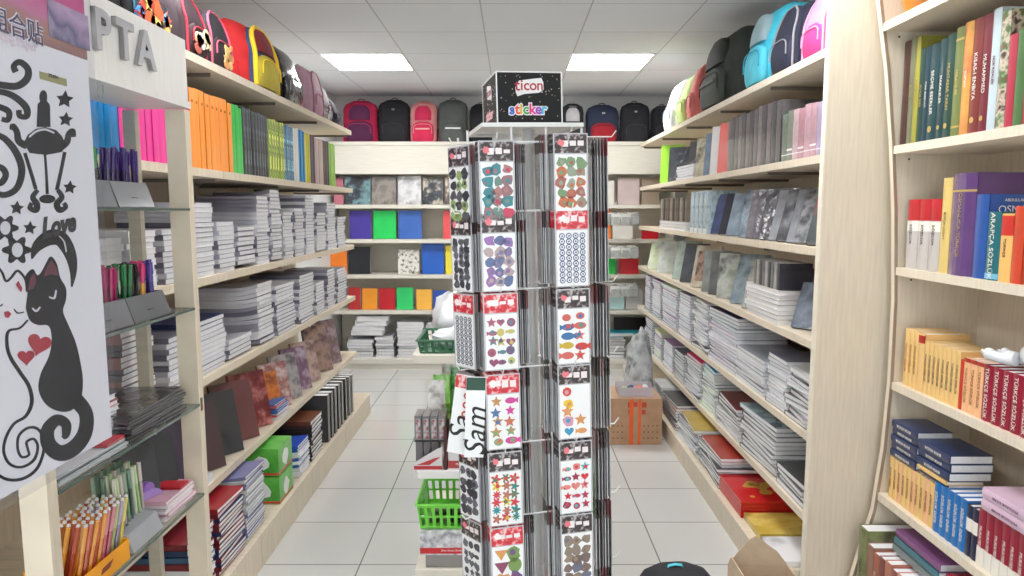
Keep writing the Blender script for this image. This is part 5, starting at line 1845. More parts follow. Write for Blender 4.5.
GT = mat((206, 180, 110), .35, metal=.6, var=.02)
WT = mat((234, 230, 220), .4, var=.01)
YS = YB - .004
row_books(CT[1], YS, [
    (.17, .345, .036, mat((70, 40, 36), .4, coat=.3), 'dark brown hardback at the far end of', dict()),
    (.17, .35, .028, mat((110, 112, 90), .4, coat=.3), 'grey-green hardback beside the dark brown one on', dict(tcol=GT, title='KLASiK', tsize=.013)),
    (.17, .345, .030, mat((150, 146, 60), .4, coat=.3), 'yellow-green hardback on', dict(tcol=GT, title='TARiH KiTABI', tsize=.014)),
    (.17, .30, .028, mat((30, 66, 60), .4, coat=.3), 'slim dark teal hardback after the yellow-green one on', dict(tcol=GT, title='BÜYÜK ESER', tsize=.013)),
    (.18, .30, .026, mat((24, 58, 74), .4, coat=.3), 'petrol blue hardback on', dict(tcol=WT, title='TÜRK EDEBiYATI', tsize=.011)),
    (.18, .30, .048, mat((26, 64, 70), .4, coat=.3), 'broad dark green hardback with silver title on', dict(tcol=WT, title='SEÇME ESERLER', tsize=.020, emblem=GT)),
    (.18, .305, .034, mat((24, 60, 66), .4, coat=.3), 'dark green hardback, middle of three alike on', dict(tcol=WT, title='MAKALELER', tsize=.016, emblem=GT)),
    (.18, .31, .040, mat((26, 66, 56), .4, coat=.3), 'bottle green hardback with gold title on', dict(tcol=GT, title='MUHTASAR TARiH', tsize=.017, emblem=GT)),
    (.18, .32, .040, mat((110, 120, 66), .4, coat=.3), 'olive hardback with banded spine on', dict(tcol=GT, title='HiKAYELER', tsize=.015, bands=[(.08, .10, GT), (.88, .90, GT)])),
    (.18, .325, .040, pat([(190, 110, 60), (206, 150, 70), (120, 56, 40)], 7, 'noise', bump=0), 'orange-brown hardback on', dict(tcol=WT, title='ROMAN', tsize=.013)),
    (.18, .325, .042, mat((122, 44, 40), .4, coat=.3), 'red-brown hardback with white title on', dict(tcol=WT, title='KISAS-I ENBiYA', tsize=.020, emblem=GT)),
    (.18, .325, .036, mat((112, 28, 44), .4, coat=.3), 'maroon hardback with white title on', dict(tcol=WT, title='MUHAMMED', tsize=.019, emblem=GT)),
    (.18, .33, .034, mat((190, 206, 214), .4, coat=.3), 'pale blue paperback on', dict(tcol=mat((120, 60, 60), .5), title='NUR RiSALESi', tsize=.013)),
    (.18, .315, .036, pat([(50, 40, 36), (206, 190, 170), (60, 110, 60), (120, 80, 50)], 26, 'noise', bump=0), 'dark flowered paperback on', dict()),
    (.18, .245, .030, mat((176, 44, 70), .4, coat=.3), 'pinkish red hardback on', dict()),
    (.18, .25, .034, mat((70, 110, 60), .4, coat=.3), 'leaf green hardback at the near end of', dict()),
    (.18, .25, .034, mat((150, 40, 50), .4, coat=.3), 'crimson hardback at the near end of', dict()),
], 'the bookcase row under the top shelf')

RW = mat((196, 190, 186), .45, coat=.2)
RD = mat((190, 34, 44), .4, coat=.3)
BKT = mat((60, 50, 60), .5)
row_books(CT[2], YS - .02, [
    (.16, .235, .066, RW, 'grey-white textbook with red top band, farthest of three on', dict(bands=[(.70, 1.0, RD), (.55, .69, WT)], title='SÖZLÜK', tsize=.018, tcol=BKT)),
    (.16, .235, .062, RW, 'grey-white textbook with red top band, middle of three on', dict(bands=[(.70, 1.0, RD), (.55, .69, WT)], title='SÖZLÜK', tsize=.018, tcol=BKT)),
    (.16, .235, .058, RW, 'grey-white textbook with red top band, nearest of three on', dict(bands=[(.70, 1.0, RD), (.55, .69, WT)], title='SÖZLÜK', tsize=.018, tcol=BKT)),
    (.17, .30, .048, mat((222, 196, 120), .4, coat=.2), 'tall cream-yellow hardback on', dict(title='BÜYÜK LÜGAT', tsize=.013, tcol=mat((120, 80, 50), .5))),
    (.24, .31, .115, mat((96, 62, 120), .25, coat=.8, bump=.2), 'broad purple glossy hardback on', dict(title='OSMANLICA-TÜRKÇE', tsize=.020, tcol=GT, bands=[(.82, .84, GT)])),
    (.22, .245, .056, mat((40, 84, 160), .3, coat=.4), 'blue paperback with white cover lettering on', dict(cover_text=[('ABDULLAH YEGiN', .012, WT, .42, .93), ('OSMANLICA', .030, WT, .50, .82)])),
    (.18, .195, .055, mat((24, 106, 116), .35, coat=.3), 'teal paperback with white spine lettering on', dict(title='ARAPÇA SÖZLÜK', tsize=.024, tcol=WT, bands=[(.02, .10, mat((120, 190, 226), .4))])),
    (.18, .19, .048, mat((240, 190, 110), .4, coat=.2), 'light orange paperback with red square on its spine on', dict(bands=[(.68, .97, mat((206, 50, 40), .4))], title='TÜRKÇE', tsize=.014, tcol=BKT)),
    (.18, .21, .040, mat((206, 70, 40), .4, coat=.3), 'orange-red paperback at the near end of', dict()),
], 'the second bookcase row')

CR = mat((240, 200, 130), .45, coat=.1)
CR2 = mat((244, 190, 140), .45, coat=.1)
DT = mat((150, 80, 40), .5)
BG = mat((150, 18, 50), .4, coat=.3)
it = []
it += [(.13, .20, .026, CR, 'cream dictionary, %s from the far end of' % NTH[i], dict(title='TÜRKÇE SÖZLÜK', tsize=.013, tcol=DT)) for i in range(3)]
it += [(.15, .198, .036, mat((240, 196, 130), .45), 'cream dictionary with broad red top band on', dict(bands=[(.84, .97, mat((176, 34, 30), .4))]))]
it += [(.12, .178, .0225, CR, 'small cream dictionary, %s of the narrow series on' % NTH[i], dict(title='TÜRKÇE SÖZLÜK', tsize=.012, tcol=BKT, group='small cream dictionaries')) for i in range(8)]
it += [(.13, .155, .016, mat((206, 60, 40), .4), 'thin red-edged booklet between the cream dictionaries on', dict())]
it += [(.13, .165, .029, CR2, 'peach dictionary, %s before the burgundy books on' % NTH[i], dict(title='TÜRKÇE SÖZLÜK', tsize=.014, tcol=DT, bands=[(.93, 1.0, mat((176, 50, 36), .4))])) for i in range(3)]
it += [(.17, .165, .038, BG, 'burgundy dictionary, %s from the peach ones on' % NTH[i], dict(title='TÜRKÇE SÖZLÜK', tsize=.019, tcol=WT, group='burgundy dictionaries on the third row')) for i in range(7)]
row_books(CT[3], YS - .03, it, 'the third bookcase row')

it = [(.13, .150, .0255, CR2 if i % 3 == 2 else CR, 'light orange novel, %s from the far end of' % NTH[i], dict(title='KiTAP DiZiSi', tsize=.013, tcol=mat((120, 70, 40), .5), group='light orange novels')) for i in range(10)]
it += [(.13, .162, .031, mat((24, 112, 184), .4, coat=.3), 'bright blue dictionary, %s of the series on' % NTH[i], dict(title='SÖZLÜK DiZiSi', tsize=.016, tcol=WT, group='bright blue dictionaries')) for i in range(5)]
it += [(.13, .155, .025, mat((28, 34, 66), .4, coat=.3), 'navy pocket book with white block, %s of the pair on' % NTH[i], dict(bands=[(.5, .75, WT)])) for i in range(2)]
it += [(.15, .168, .031, mat((150, 26, 54), .4, coat=.3), 'burgundy paperback with white base, %s of the series on' % NTH[i], dict(title='MUKAYESE', tsize=.014, tcol=WT, bands=[(.0, .32, WT)], group='burgundy paperbacks with white base')) for i in range(6)]
it += [(.15, .168, .03, mat((36, 130, 196), .4, coat=.3), 'azure paperback, %s at the near end of' % NTH[i], dict()) for i in range(2)]
row_books(CT[4], YS - .025, it, 'the fourth bookcase row')
# lying navy hardbacks on top of the orange novels, orange one below, pink pair
NV = mat((24, 46, 92), .35, coat=.4)


def lying_book(label, x, y, z, w, d, t, cov, rz=0.0, group=None, title=None, tcol=None, tsize=.014):
    """hardback lying flat, spine towards the aisle (-x)"""
    m1, m2 = book_meshes(d, w, t, cov, True)
    o = obj('book', m1, None, (x, y, z + .0004), (PI / 2, 0, rz))
    tag(o, label, 'book', group)
    obj('pages', m2, o)
    if title:
        me = text_mesh(title, tsize, tcol or WT, .0003)
        q = obj('spine_title', me, o)
        q.matrix_local = Matrix.Translation((-t * .10 - .001, t / 2, w / 2)) @ SPINE_M
    return o


x4 = bcx(CT[4])
zt = CT[4] + .153
for i in range(5):
    lying_book('navy hardback lying in the far pile on the orange novels, %s' % ordn(4 - i), x4 + .004 + .004 * (i % 2), YB - .03, zt + i * .0262, .155, .12, .0255, NV, 0, 'navy hardbacks lying in the far pile', 'BÜYÜK SÖZLÜK', None, .012)
for i in range(3):
    lying_book('navy hardback lying in the near pile on the orange novels, %s' % ordn(2 - i), x4 + .006 + .004 * (i % 2), YB - .19, zt + .029 + i * .0282, .17, .135, .0275, NV, 0, 'navy hardbacks lying in the near pile', 'BÜYÜK SÖZLÜK', None, .012)
lying_book('light orange hardback lying under the near navy pile', x4 + .002, YB - .20, zt + .016, .155, .12, .012, CR, 0)
lying_book('thin dark book lying under the light orange hardback', x4 + .012, YB - .20, zt + .003, .15, .12, .0125, NV, 0)
zz = CT[4] + .172
yy = YS - .025 - 10 * .0267 - 5 * .0322 - 2 * .0262 - .02
for i in range(2):
    lying_book('pale pink hardback lying on the burgundy paperbacks, %s' % ordn(1 - i), x4 - .003, yy, zz + i * .033, .19, .15, .032, mat((216, 186, 206), .4, coat=.3), 0, 'pale pink hardbacks', 'MUTLULUK KiTABI', mat((110, 60, 100), .5), .012)

# bottom row
GR = pat([(96, 104, 60), (130, 136, 84), (70, 70, 50)], 9, 'noise', bump=0)
it = [(.19, .30, .060, GR, 'olive marbled hardback at the far end of', dict(title='HAYAT', tsize=.02, tcol=mat((60, 50, 30), .5))),
      (.17, .26, .045, mat((150, 110, 90), .4), 'tan hardback beside the olive one on', dict())]
for i, c in enumerate([(170, 100, 80), (130, 70, 64), (190, 120, 96), (150, 84, 76), (206, 140, 120), (120, 60, 56), (180, 110, 90), (196, 150, 120), (140, 60, 60)]):
    it.append((.16, .25 + .004 * (i % 3), .036, mat(c, .4, coat=.2), 'brown-pink novel, %s of the run on' % NTH[i], dict(title='DÜNYA KLASiKLERi', tsize=.014, tcol=WT, group='brown-pink novels')))
it += [(.16, .26, .04, mat((60, 110, 70), .4), 'green novel after the brown-pink run on', dict()), (.16, .25, .04, mat((226, 220, 216), .4), 'white novel near the front of', dict()), (.16, .26, .05, mat((60, 110, 160), .4), 'steel blue novel near the front of', dict())]
row_books(CT[5], YS - .01, it, 'the bottom bookcase row')
x5 = bcx(CT[5] + .2)
for i, (c, w_) in enumerate([((120, 130, 130), 'grey-green'), ((64, 116, 130), 'teal'), ((130, 80, 130), 'purple')]):
    lying_book('%s hardback lying on the brown-pink novels, %s' % (w_, ordn(2 - i)), x5 + .012 + .004 * i, YB - .14, CT[5] + .264 + i * .0262, .25, .15, .0255, mat(c, .35, coat=.4))
for i, (c, w_) in enumerate([((70, 120, 70), 'green'), ((226, 216, 190), 'cream'), ((150, 40, 60), 'wine red')]):
    lying_book('%s hardback lying in the near pile of the bottom row, %s' % (w_, ordn(2 - i)), x5 + .015, YB - .43, CT[5] + .264 + i * .0242, .22, .15, .0235, mat(c, .35, coat=.4))

# items on the very top shelf of the bookcase
t = thing('wooden_bowl', 'round orange-brown wooden bowl on the top bookcase shelf', 'bowl', (bcx(CT[0]) + .055, YB - .09, CT[0] + .0004))
obj('bowl', MB().lathe([(.022, 0), (.040, .012), (.052, .05), (.055, .10), (.051, .10), (.046, .05), (.034, .016), (.01, .012)], 20).mesh('bowl', [mat((190, 116, 46), .3, coat=.5)], True), t)
book('dark glossy book standing at the top shelf of the bookcase', 'book', bcx(CT[0]), YB - .30, CT[0], .2, .28, .05, mat((30, 32, 56), .25, coat=.6), side=1, inset=.02, bands=[(.08, .10, GT), (.3, .31, GT)])
book('black glossy book next to the dark one, bookcase top shelf', 'book', bcx(CT[0]), YB - .36, CT[0], .2, .28, .05, mat((26, 24, 30), .25, coat=.6), side=1, inset=.02)

# white cat figurine lying on the burgundy dictionaries
cf = thing('cat_figurine', 'white glossy cat figurine lying on the burgundy dictionaries', 'figurine', (bcx(CT[3]) + .075, 1.885, CT[3] + .1665))
WC = mat((222, 226, 230), .3, coat=.6, var=.02)
mb = MB()
mb.ball((0, -.02, .045), (.050, .085, .045), 0, 16, 10)
mb2 = MB().ball((-.01, -.12, .060), (.036, .038, .038), 0, 14, 9)
obj('body', mb.mesh('body', [WC], True, 80), cf)
hd = obj('head', mb2.mesh('head', [WC], True, 80), cf)
for s_ in (-1, 1):
    obj('ear', MB().prism([(-.012, 0), (.012, 0), (0, .024)], -.003, .003, 'y').mesh('ear', [WC]), hd, (-.01 + s_ * .018, -.12, .092), (0, s_ * .2, 0))
    # hind paws stretched towards the far end
    P = [(s_ * .022 - .02, .04, .030), (s_ * .024 - .035, .075, .026), (s_ * .024 - .045, .105, .030)]
    obj('hind_leg', MB().tube(P, [.020, .015, .016], 10).ball((s_ * .024 - .047, .110, .032), (.016, .017, .018), 0, 10, 6).mesh('hind_leg', [WC], True, 80), cf)
    toes = MB()
    for k in range(3):
        toes.ball((s_ * .024 - .056 + k * .009, .123, .036), .0065, 0, 8, 5)
    obj('toes', toes.mesh('toes', [mat((226, 220, 220), .35, coat=.4)], True), cf)
obj('tail', MB().tube([(.02, .05, .03), (.05, .07, .02), (.07, .03, .012), (.06, -.02, .010)], [.010, .009, .008, .005], 8).mesh('tail', [WC], True), cf)


# ================================================================ wall sticker sheet hanging in front of the pen display
SX = -.50


def sp(px, py):
    y, z = at(px, py, SX)
    return (y, z)


st_ = thing('wall_sticker_pack', 'large clear pack with white wall sticker sheet, black cats and lantern', 'wall sticker', (SX, .70, 1.3))


def ly(p):
    return (p[0] - .70, p[1] - 1.3)


tr_ = ly(sp(91, 62))
br_ = ly(sp(106, 440))
y1 = (tr_[0] + br_[0]) / 2 + .004
zb, zt2, ztop = br_[1], tr_[1], tr_[1] + .075
y0 = y1 - .30
obj('sheet', MB().box(-.0012, 0, y0, y1, zb, zt2).mesh('sheet', [mat((232, 232, 235), .4, coat=.25, var=.01)]), st_)
HM = bpy.data.materials.new('header_print')
HM.use_nodes = True
nt = HM.node_tree
b_ = nt.nodes['Principled BSDF']
tc = nt.nodes.new('ShaderNodeTexCoord')
sx = nt.nodes.new('ShaderNodeSeparateXYZ')
nt.links.new(tc.outputs['Generated'], sx.inputs[0])
cr = nt.nodes.new('ShaderNodeValToRGB')
for k, (p_, c_) in enumerate([(0, (150, 104, 100)), (.22, (166, 120, 96)), (.45, (196, 110, 150)), (.75, (200, 60, 130)), (1, (176, 40, 110))]):
    if k > 1:
        cr.color_ramp.elements.new(p_)
for k, (p_, c_) in enumerate([(0, (150, 104, 100)), (.22, (166, 120, 96)), (.45, (196, 110, 150)), (.75, (200, 60, 130)), (1, (176, 40, 110))]):
    cr.color_ramp.elements[k].position = p_
    cr.color_ramp.elements[k].color = lin(c_)
nz = nt.nodes.new('ShaderNodeTexNoise')
nz.inputs['Scale'].default_value = 6
ma = nt.nodes.new('ShaderNodeMath')
ma.operation = 'MULTIPLY_ADD'
ma.inputs[1].default_value = .5
nt.links.new(tc.outputs['Generated'], nz.inputs['Vector'])
nt.links.new(nz.outputs['Fac'], ma.inputs[0])
nt.links.new(sx.outputs['Z'], ma.inputs[2])
m2_ = nt.nodes.new('ShaderNodeMath')
m2_.operation = 'SUBTRACT'
m2_.inputs[1].default_value = .25
nt.links.new(ma.outputs[0], m2_.inputs[0])
nt.links.new(m2_.outputs[0], cr.inputs[0])
nt.links.new(cr.outputs[0], b_.inputs['Base Color'])
b_.inputs['Roughness'].default_value = .3
b_.inputs['Coat Weight'].default_value = .5
hc = obj('header_card', MB().box(-.0012, .0002, y0, y1, zt2 + .001, ztop).mesh('header_card', [HM]), st_)
# small room picture on the header
pm = MB()
ya_, za_ = ly(sp(50, 44))
yb_, zb_ = ly(sp(88, 20))
pm.box(.0003, .0008, min(ya_, yb_), max(ya_, yb_), zt2 + .012, zt2 + .052)
obj('room_picture', pm.mesh('room_picture', [pat([(120, 110, 150), (190, 160, 190), (90, 80, 120), (206, 190, 206)], 9, 'noise', bump=0, rough=.3)]), hc)
TX = Matrix(((0, 0, 1, 0), (1, 0, 0, 0), (0, 1, 0, 0), (0, 0, 0, 1)))


def sheet_text(s, px, py, size, m, parent, name, roll=0.0, bold=0.0, ext=.0003, dx=.0012, shear=0.0):
    y, z = ly(sp(px, py))
    me = text_mesh(s, size, m, ext, bold=bold, shear=shear)
    q = obj(name, me, parent)
    q.matrix_local = Matrix.Translation((dx, y, z)) @ TX @ Matrix.Rotation(roll, 4, 'Z')
    return q


sheet_text('组合贴', 17, 28, .026, mat((240, 236, 244), .5), hc, 'title_edge', bold=.0012, dx=.0010)
sheet_text('组合贴', 17, 28, .026, mat((70, 60, 90), .5), hc, 'title', dx=.0016)
sheet_text('Sticking Paper', 12, 40, .013, mat((236, 220, 226), .5), hc, 'subtitle')
lab_ = MB()
ya_, za_ = ly(sp(40, 76))
yb_, zb_ = ly(sp(66, 71))
lab_.box(.0001, .0006, min(ya_, yb_), max(ya_, yb_), za_ - .003, za_ + .005)
cl = obj('code_label', lab_.mesh('code_label', [mat((150, 150, 90), .5)]), st_, label='small olive code label')
sheet_text('ZS-024', 53, 76.5, .0055, BLACK, cl, 'code_text', dx=.0009)

ART = MB()
INK, INK_R, INK_W, INK_D = 0, 1, 2, 3
lay = [0]


def poly(px_pts, mi=0, lv=0):
    pts = [ly(sp(a, b)) for a, b in px_pts]
    ART.prism(pts, .0001 + lv * .0004, .0006 + lv * .0004, 'x', mi)


def catmull(P, n=8):
    out = []
    Q = [P[0]] + list(P) + [P[-1]]
    for i in range(1, len(Q) - 2):
        for k in range(n):
            t = k / n
            a, b, c, d = Q[i - 1], Q[i], Q[i + 1], Q[i + 2]
            out.append(tuple(.5 * ((2 * b[j]) + (-a[j] + c[j]) * t + (2 * a[j] - 5 * b[j] + 4 * c[j] - d[j]) * t * t + (-a[j] + 3 * b[j] - 3 * c[j] + d[j]) * t ** 3) for j in range(len(b))))
    out.append(tuple(Q[-2]))
    return out


def ribbon(P, mi=0, lv=0, n=8):
    """P: (px, py, half width px) smoothed into a ribbon"""
    C = catmull(P, n)
    L_, R_ = [], []
    for i, c in enumerate(C):
        a, b = C[max(0, i - 1)], C[min(len(C) - 1, i + 1)]
        dx, dy = b[0] - a[0], b[1] - a[1]
        q = math.hypot(dx, dy) or 1
        nx, ny = -dy / q, dx / q
        L_.append((c[0] + nx * c[2], c[1] + ny * c[2]))
        R_.append((c[0] - nx * c[2], c[1] - ny * c[2]))
    base = len(ART.v)
    x0_, x1_ = .0001 + lv * .0004, .0006 + lv * .0004
    rows = []
    for l, r in zip(L_, R_):
        a, b = ly(sp(*l)), ly(sp(*r))
        rows.append([(x0_, a[0], a[1]), (x1_, a[0], a[1]), (x1_, b[0], b[1]), (x0_, b[0], b[1])])
    ART.rings(rows, mi)


def pdisc(cx, cy, r, e=1.0, mi=0, lv=0, n=16, rot=0):
    poly([(cx + r * math.cos(a) * math.cos(rot) - r * e * math.sin(a) * math.sin(rot), cy + r * math.cos(a) * math.sin(rot) + r * e * math.sin(a) * math.cos(rot)) for a in [2 * PI * i / n for i in range(n)]], mi, lv)


def pstar(cx, cy, r):
    poly([(cx + (r if i % 2 == 0 else r * .5) * math.cos(-PI / 2 + PI * i / 5 + .1), cy + (r if i % 2 == 0 else r * .5) * math.sin(-PI / 2 + PI * i / 5 + .1)) for i in range(10)])


# flourishes
ribbon([(-14, 82, 3), (2, 85, 3.4), (17, 86, 3.6), (27, 79, 3.6), (28, 69, 3.2), (20, 62, 3), (14, 66, 2.8), (16, 72, 3)])
ribbon([(-14, 92, 3), (2, 92, 3), (15, 97, 3.2), (26, 107, 3.4), (27, 116, 3), (20, 116, 2.6), (19, 110, 2.6)])
ribbon([(-14, 104, 3), (0, 107, 3), (9, 112, 3), (8, 120, 2.6), (2, 119, 2.4)])
ribbon([(-10, 133, 2.6), (4, 138, 3), (16, 152, 3.4), (22, 170, 3.4), (17, 188, 3.2), (4, 195, 3), (-10, 190, 3)])
ribbon([(-8, 165, 2.5), (2, 168, 3), (6, 175, 3), (1, 183, 3), (-8, 183, 2)])
# lantern
pdisc(43.5, 97, 3.8, 1.8)
poly([(38, 104), (41, 101), (47, 101), (50, 105), (50.5, 127), (37, 127)])
poly([(24, 143), (28, 135), (36, 129), (45, 127), (56, 130), (62, 136), (66, 145), (62, 152), (46, 155), (30, 153)])
ribbon([(27, 146, 3.6), (19, 141, 3.4), (17, 132, 3), (13, 126, 2.8), (12, 130, 2)])
ribbon([(60, 148, 3.6), (67, 142, 3.2), (69, 134, 2.8), (73, 131, 2.6), (74, 137, 2)])
ribbon([(29, 137, .8), (36, 131.5, 1), (45, 129.5, 1), (54, 133, .8)], INK_W, 1)
ribbon([(25, 153, 1.6), (31, 172, 1.6), (36, 189, 1.8)])
ribbon([(45, 153, 1.1), (46.5, 172, 1.1), (47.5, 194, 1.4)])
ribbon([(65, 152, 1.6), (61, 172, 1.6), (57, 190, 1.8)])
pdisc(47.5, 199, 8, .55)
ribbon([(38, 190, 2), (33, 197, 2.6), (37, 204, 3), (36, 210, 3), (30, 208, 2.2), (32, 203, 2)])
ribbon([(58, 190, 2), (62, 197, 2.6), (57, 204, 3), (60, 210, 3), (66, 207, 2.2), (64, 203, 2)])
for c in ((65, 99.5, 9), (66, 119.5, 7.5), (70, 187.5, 7), (17, 208, 7.2), (30, 228, 7)):
    pstar(*c)


def pflower(cx, cy, r):
    poly([(cx + r * (.80 + .20 * math.cos(6 * a)) * math.cos(a), cy + r * (.80 + .20 * math.cos(6 * a)) * math.sin(a)) for a in [2 * PI * i / 48 for i in range(48)]])
    pdisc(cx, cy, r * .36, 1.35, INK_W, 1)


pflower(5, 228, 14)
pflower(17, 250, 15)
# moon
ribbon([(32, 259, .6), (37, 247, 5), (49, 238, 7.5), (61, 239, 7.5), (70, 253, 6), (73.5, 270, 3.6), (72, 287, .6)])
ribbon([(59, 236, .5), (64, 242, .6), (66, 252, .5)], INK_W, 1)
# black cat
poly(catmull([(28, 292), (25.5, 280), (27, 274), (33, 269), (37, 275), (41, 273), (46, 264), (51, 256.5), (57, 264), (60, 277), (66, 288), (66, 300), (63, 311), (68, 324), (76, 343), (81, 365), (83, 380), (82, 394), (78, 404), (70, 411), (58, 411),
              (46, 404), (39, 390), (41, 374), (49, 357), (52, 342), (51, 330), (47, 325), (38, 325), (30, 320), (26, 308)], 4))
ribbon([(74, 398, 8), (86, 413, 7), (85, 433, 7.2), (74, 448, 7.5), (60, 453, 8), (49, 444, 7.5), (48, 430, 6.5), (57, 420, 5.5), (66, 424, 5), (66, 434, 4), (63, 438, 2)])
poly([(28, 290), (30, 278), (34, 273), (36, 281), (33, 289)], INK_D, 1)
poly([(43, 277), (46, 268), (51, 260), (56, 267), (58, 276), (51, 274)], INK_D, 1)
ribbon([(32, 308, .6), (36, 311, 1), (40, 307, .6)], INK_W, 1)
ribbon([(49, 297, .6), (54, 298, 1), (56, 290, .6)], INK_W, 1)
# white cat outline
ribbon([(-6, 262, .9), (2, 272, 1), (6, 281, 1.1), (11, 278, 1.1), (17, 271, 1.2), (22, 274, 1.1), (26, 281, 1), (27, 292, .8)])
poly([(16, 285), (18, 281), (22, 288), (21, 292)], INK_R, 1)
poly([(4, 312), (8, 311), (11, 314), (8, 318), (5, 317)], INK_R, 1)
ribbon([(14, 309, .4), (18, 313, .7), (24, 312, .5)])
ribbon([(-6, 303, .5), (0, 306, .7), (3, 304, .4)])
ribbon([(28, 320, .8), (20, 328, 1), (9, 331, 1.3), (7, 342, 1.5), (10, 356, 1.7), (20, 372, 1.8), (29, 386, 1.8), (32, 402, 1.8), (26, 416, 1.5), (14, 424, 1.3), (6, 438, 1.3), (4, 452, 1.3), (10, 464, 1.3), (22, 467, 1.3), (34, 460, 1.3), (38, 447, 1.2), (34, 439, 1.2), (27, 442, 1.2), (28, 449, 1.1), (29, 455, 1.1), (22, 457, 1.2), (18, 449, 1.2),
        (19, 436, 1.2), (28, 428, 1.3), (38, 429, 1.4), (44, 440, 1.3), (43, 455, 1.3), (36, 470, 1.4), (22, 479, 1.5), (6, 479, 1.5), (-8, 470, 1.3)])


def pheart(cx, cy, r, rot):
    P = []
    for i in range(24):
        a = 2 * PI * i / 24
        x = .062 * r * 16 * math.sin(a) ** 3
        y = -.062 * r * (13 * math.cos(a) - 5 * math.cos(2 * a) - 2 * math.cos(3 * a) - math.cos(4 * a))
        P.append((cx + x * math.cos(rot) - y * math.sin(rot), cy + x * math.sin(rot) + y * math.cos(rot)))
    poly(P, INK_R, 1)


pheart(39, 344, 12, .25)
pheart(26, 357, 8.5, -.05)
BLK = pat([(12, 12, 14), (26, 25, 28), (18, 17, 20)], 9, 'noise', rough=.55, coat=.05, bump=.2)
BLK.node_tree.nodes['Principled BSDF'].inputs['Specular IOR Level'].default_value = .15
obj('sticker_art', ART.mesh('sticker_art', [BLK, mat((170, 20, 44), .35, coat=.4), mat((224, 224, 228), .4), mat((96, 30, 48), .4)]), st_, label='black cat, lantern and scroll stickers with red hearts')
sheet_text('Love', 58, 226, .030, BLACK, st_, 'lettering', roll=.12, bold=.0012, shear=.35, dx=.0008)
# clear film bag and its hook on a rail outside the frame
obj('clear_film', MB().box(.0030, .0034, y0 - .004, y1 + .008, zb - .010, ztop + .004).mesh('clear_film', [glass_mat((246, 246, 248), .025, .08)]), st_)
arm = thing('hanging_arm', 'chrome display arm carrying the wall sticker pack', 'display arm', (SX, .70, 1.3))
za = ztop + .012
obj('rod', MB().tube([(-.0, (y0 + y1) / 2, za - .004), (0, (y0 + y1) / 2, za + .02), (-.43, (y0 + y1) / 2 + .10, za + .02)], .003, 8).mesh('rod', [CHROME], True), arm)
obj('wall_plate', MB().box(-.437, -.429, (y0 + y1) / 2 + .08, (y0 + y1) / 2 + .12, za, za + .04).mesh('wall_plate', [CHROME]), arm)


# ================================================================ low island shelf unit
IX0, IX1, IY0, IY1 = -.385, .30, 2.64, 3.46
t = thing('island_shelf', 'low cream island shelf unit behind the sticker rack', 'shelf unit', ((IX0 + IX1) / 2, (IY0 + IY1) / 2, 0))
CI = wood((226, 220, 206), (1, 8, 1), .04)
hx, hy = (IX1 - IX0) / 2, (IY1 - IY0) / 2
obj('base_deck', MB().box(-hx, hx, -hy, hy, 0, .078).mesh('base_deck', [CI]), t)
for z, nm, m in ((.485, 'middle_shelf', WHITE), (.945, 'top_shelf', CI)):
    P = [(-hx + .02, -hy), (hx - .02, -hy), (hx, -hy + .02), (hx, hy), (-hx, hy), (-hx, -hy + .02)]
    obj(nm, MB().prism(P, z - .03, z, 'z').mesh(nm, [m]), t)
for x in (-.17 - (IX0 + IX1) / 2, hx - .03):
    for y in (-hy + .30, hy - .03):
        obj('post', MB().box(x, x + .03, y, y + .03, .078, .915).mesh('post', [WHITE]), t)
obj('spine_panel', MB().box(-.12 - (IX0 + IX1) / 2, hx - .031, -hy + .31, -hy + .322, .0782, .9148).mesh('spine_panel', [CI]), t)


def carton(label, x0, x1, y0, y1, z, h, m, name='carton', cat='carton', parts=None, group=None, rz=0):
    t = thing(name, label, cat, ((x0 + x1) / 2, (y0 + y1) / 2, z + .0006), (0, 0, rz), group)
    a, b = (x1 - x0) / 2, (y1 - y0) / 2
    obj('box', MB().box(-a, a, -b, b, 0, h).mesh('box', [m]), t)
    if parts:
        parts(t, a, b, h)
    return t


def band_print(cols, txt=None):
    def f(t, a, b, h):
        mb = MB()
        mb.box(-a - .0006, a + .0006, -b - .0006, -b + .001, h * .06, h * .30)
        obj('red_band', mb.mesh('red_band', [mat(cols[0], .4)]), t)
        if txt:
            q = obj('lettering', text_mesh(txt, h * .10, WHITE, .0003), t)
            q.matrix_local = Matrix.Translation((0, -b - .001, h * .19)) @ Matrix.Rotation(PI / 2, 4, 'X')
    return f


# base: clear pack, printed carton, basket
clp = carton('clear pack of small jars under the white and red carton', IX0 + .04, -.10, IY0 + .02, IY0 + .18, .078, .056, glass_mat((226, 222, 220), .35, .1), name='clear_pack', cat='pack')
jm = MB()
for i in range(5):
    for j in range(2):
        jm.lathe([(.016, .002), (.018, .006), (.018, .036), (.012, .046)], 10, c=(-.09 + .045 * i, -.035 + .07 * j, 0))
obj('jar_row', jm.mesh('jar_row', [mat((206, 196, 192), .3, coat=.5)], True), clp)
pr = pat([(226, 226, 228), (196, 196, 202), (150, 150, 160)], 40, 'noise', bump=0)
carton('white patterned carton with red lettered band under the green basket', IX0 + .02, -.11, IY0 + .01, IY0 + .20, .1352, .100, pr, parts=band_print([(206, 36, 44)], 'Silver Karton Zımbası'))


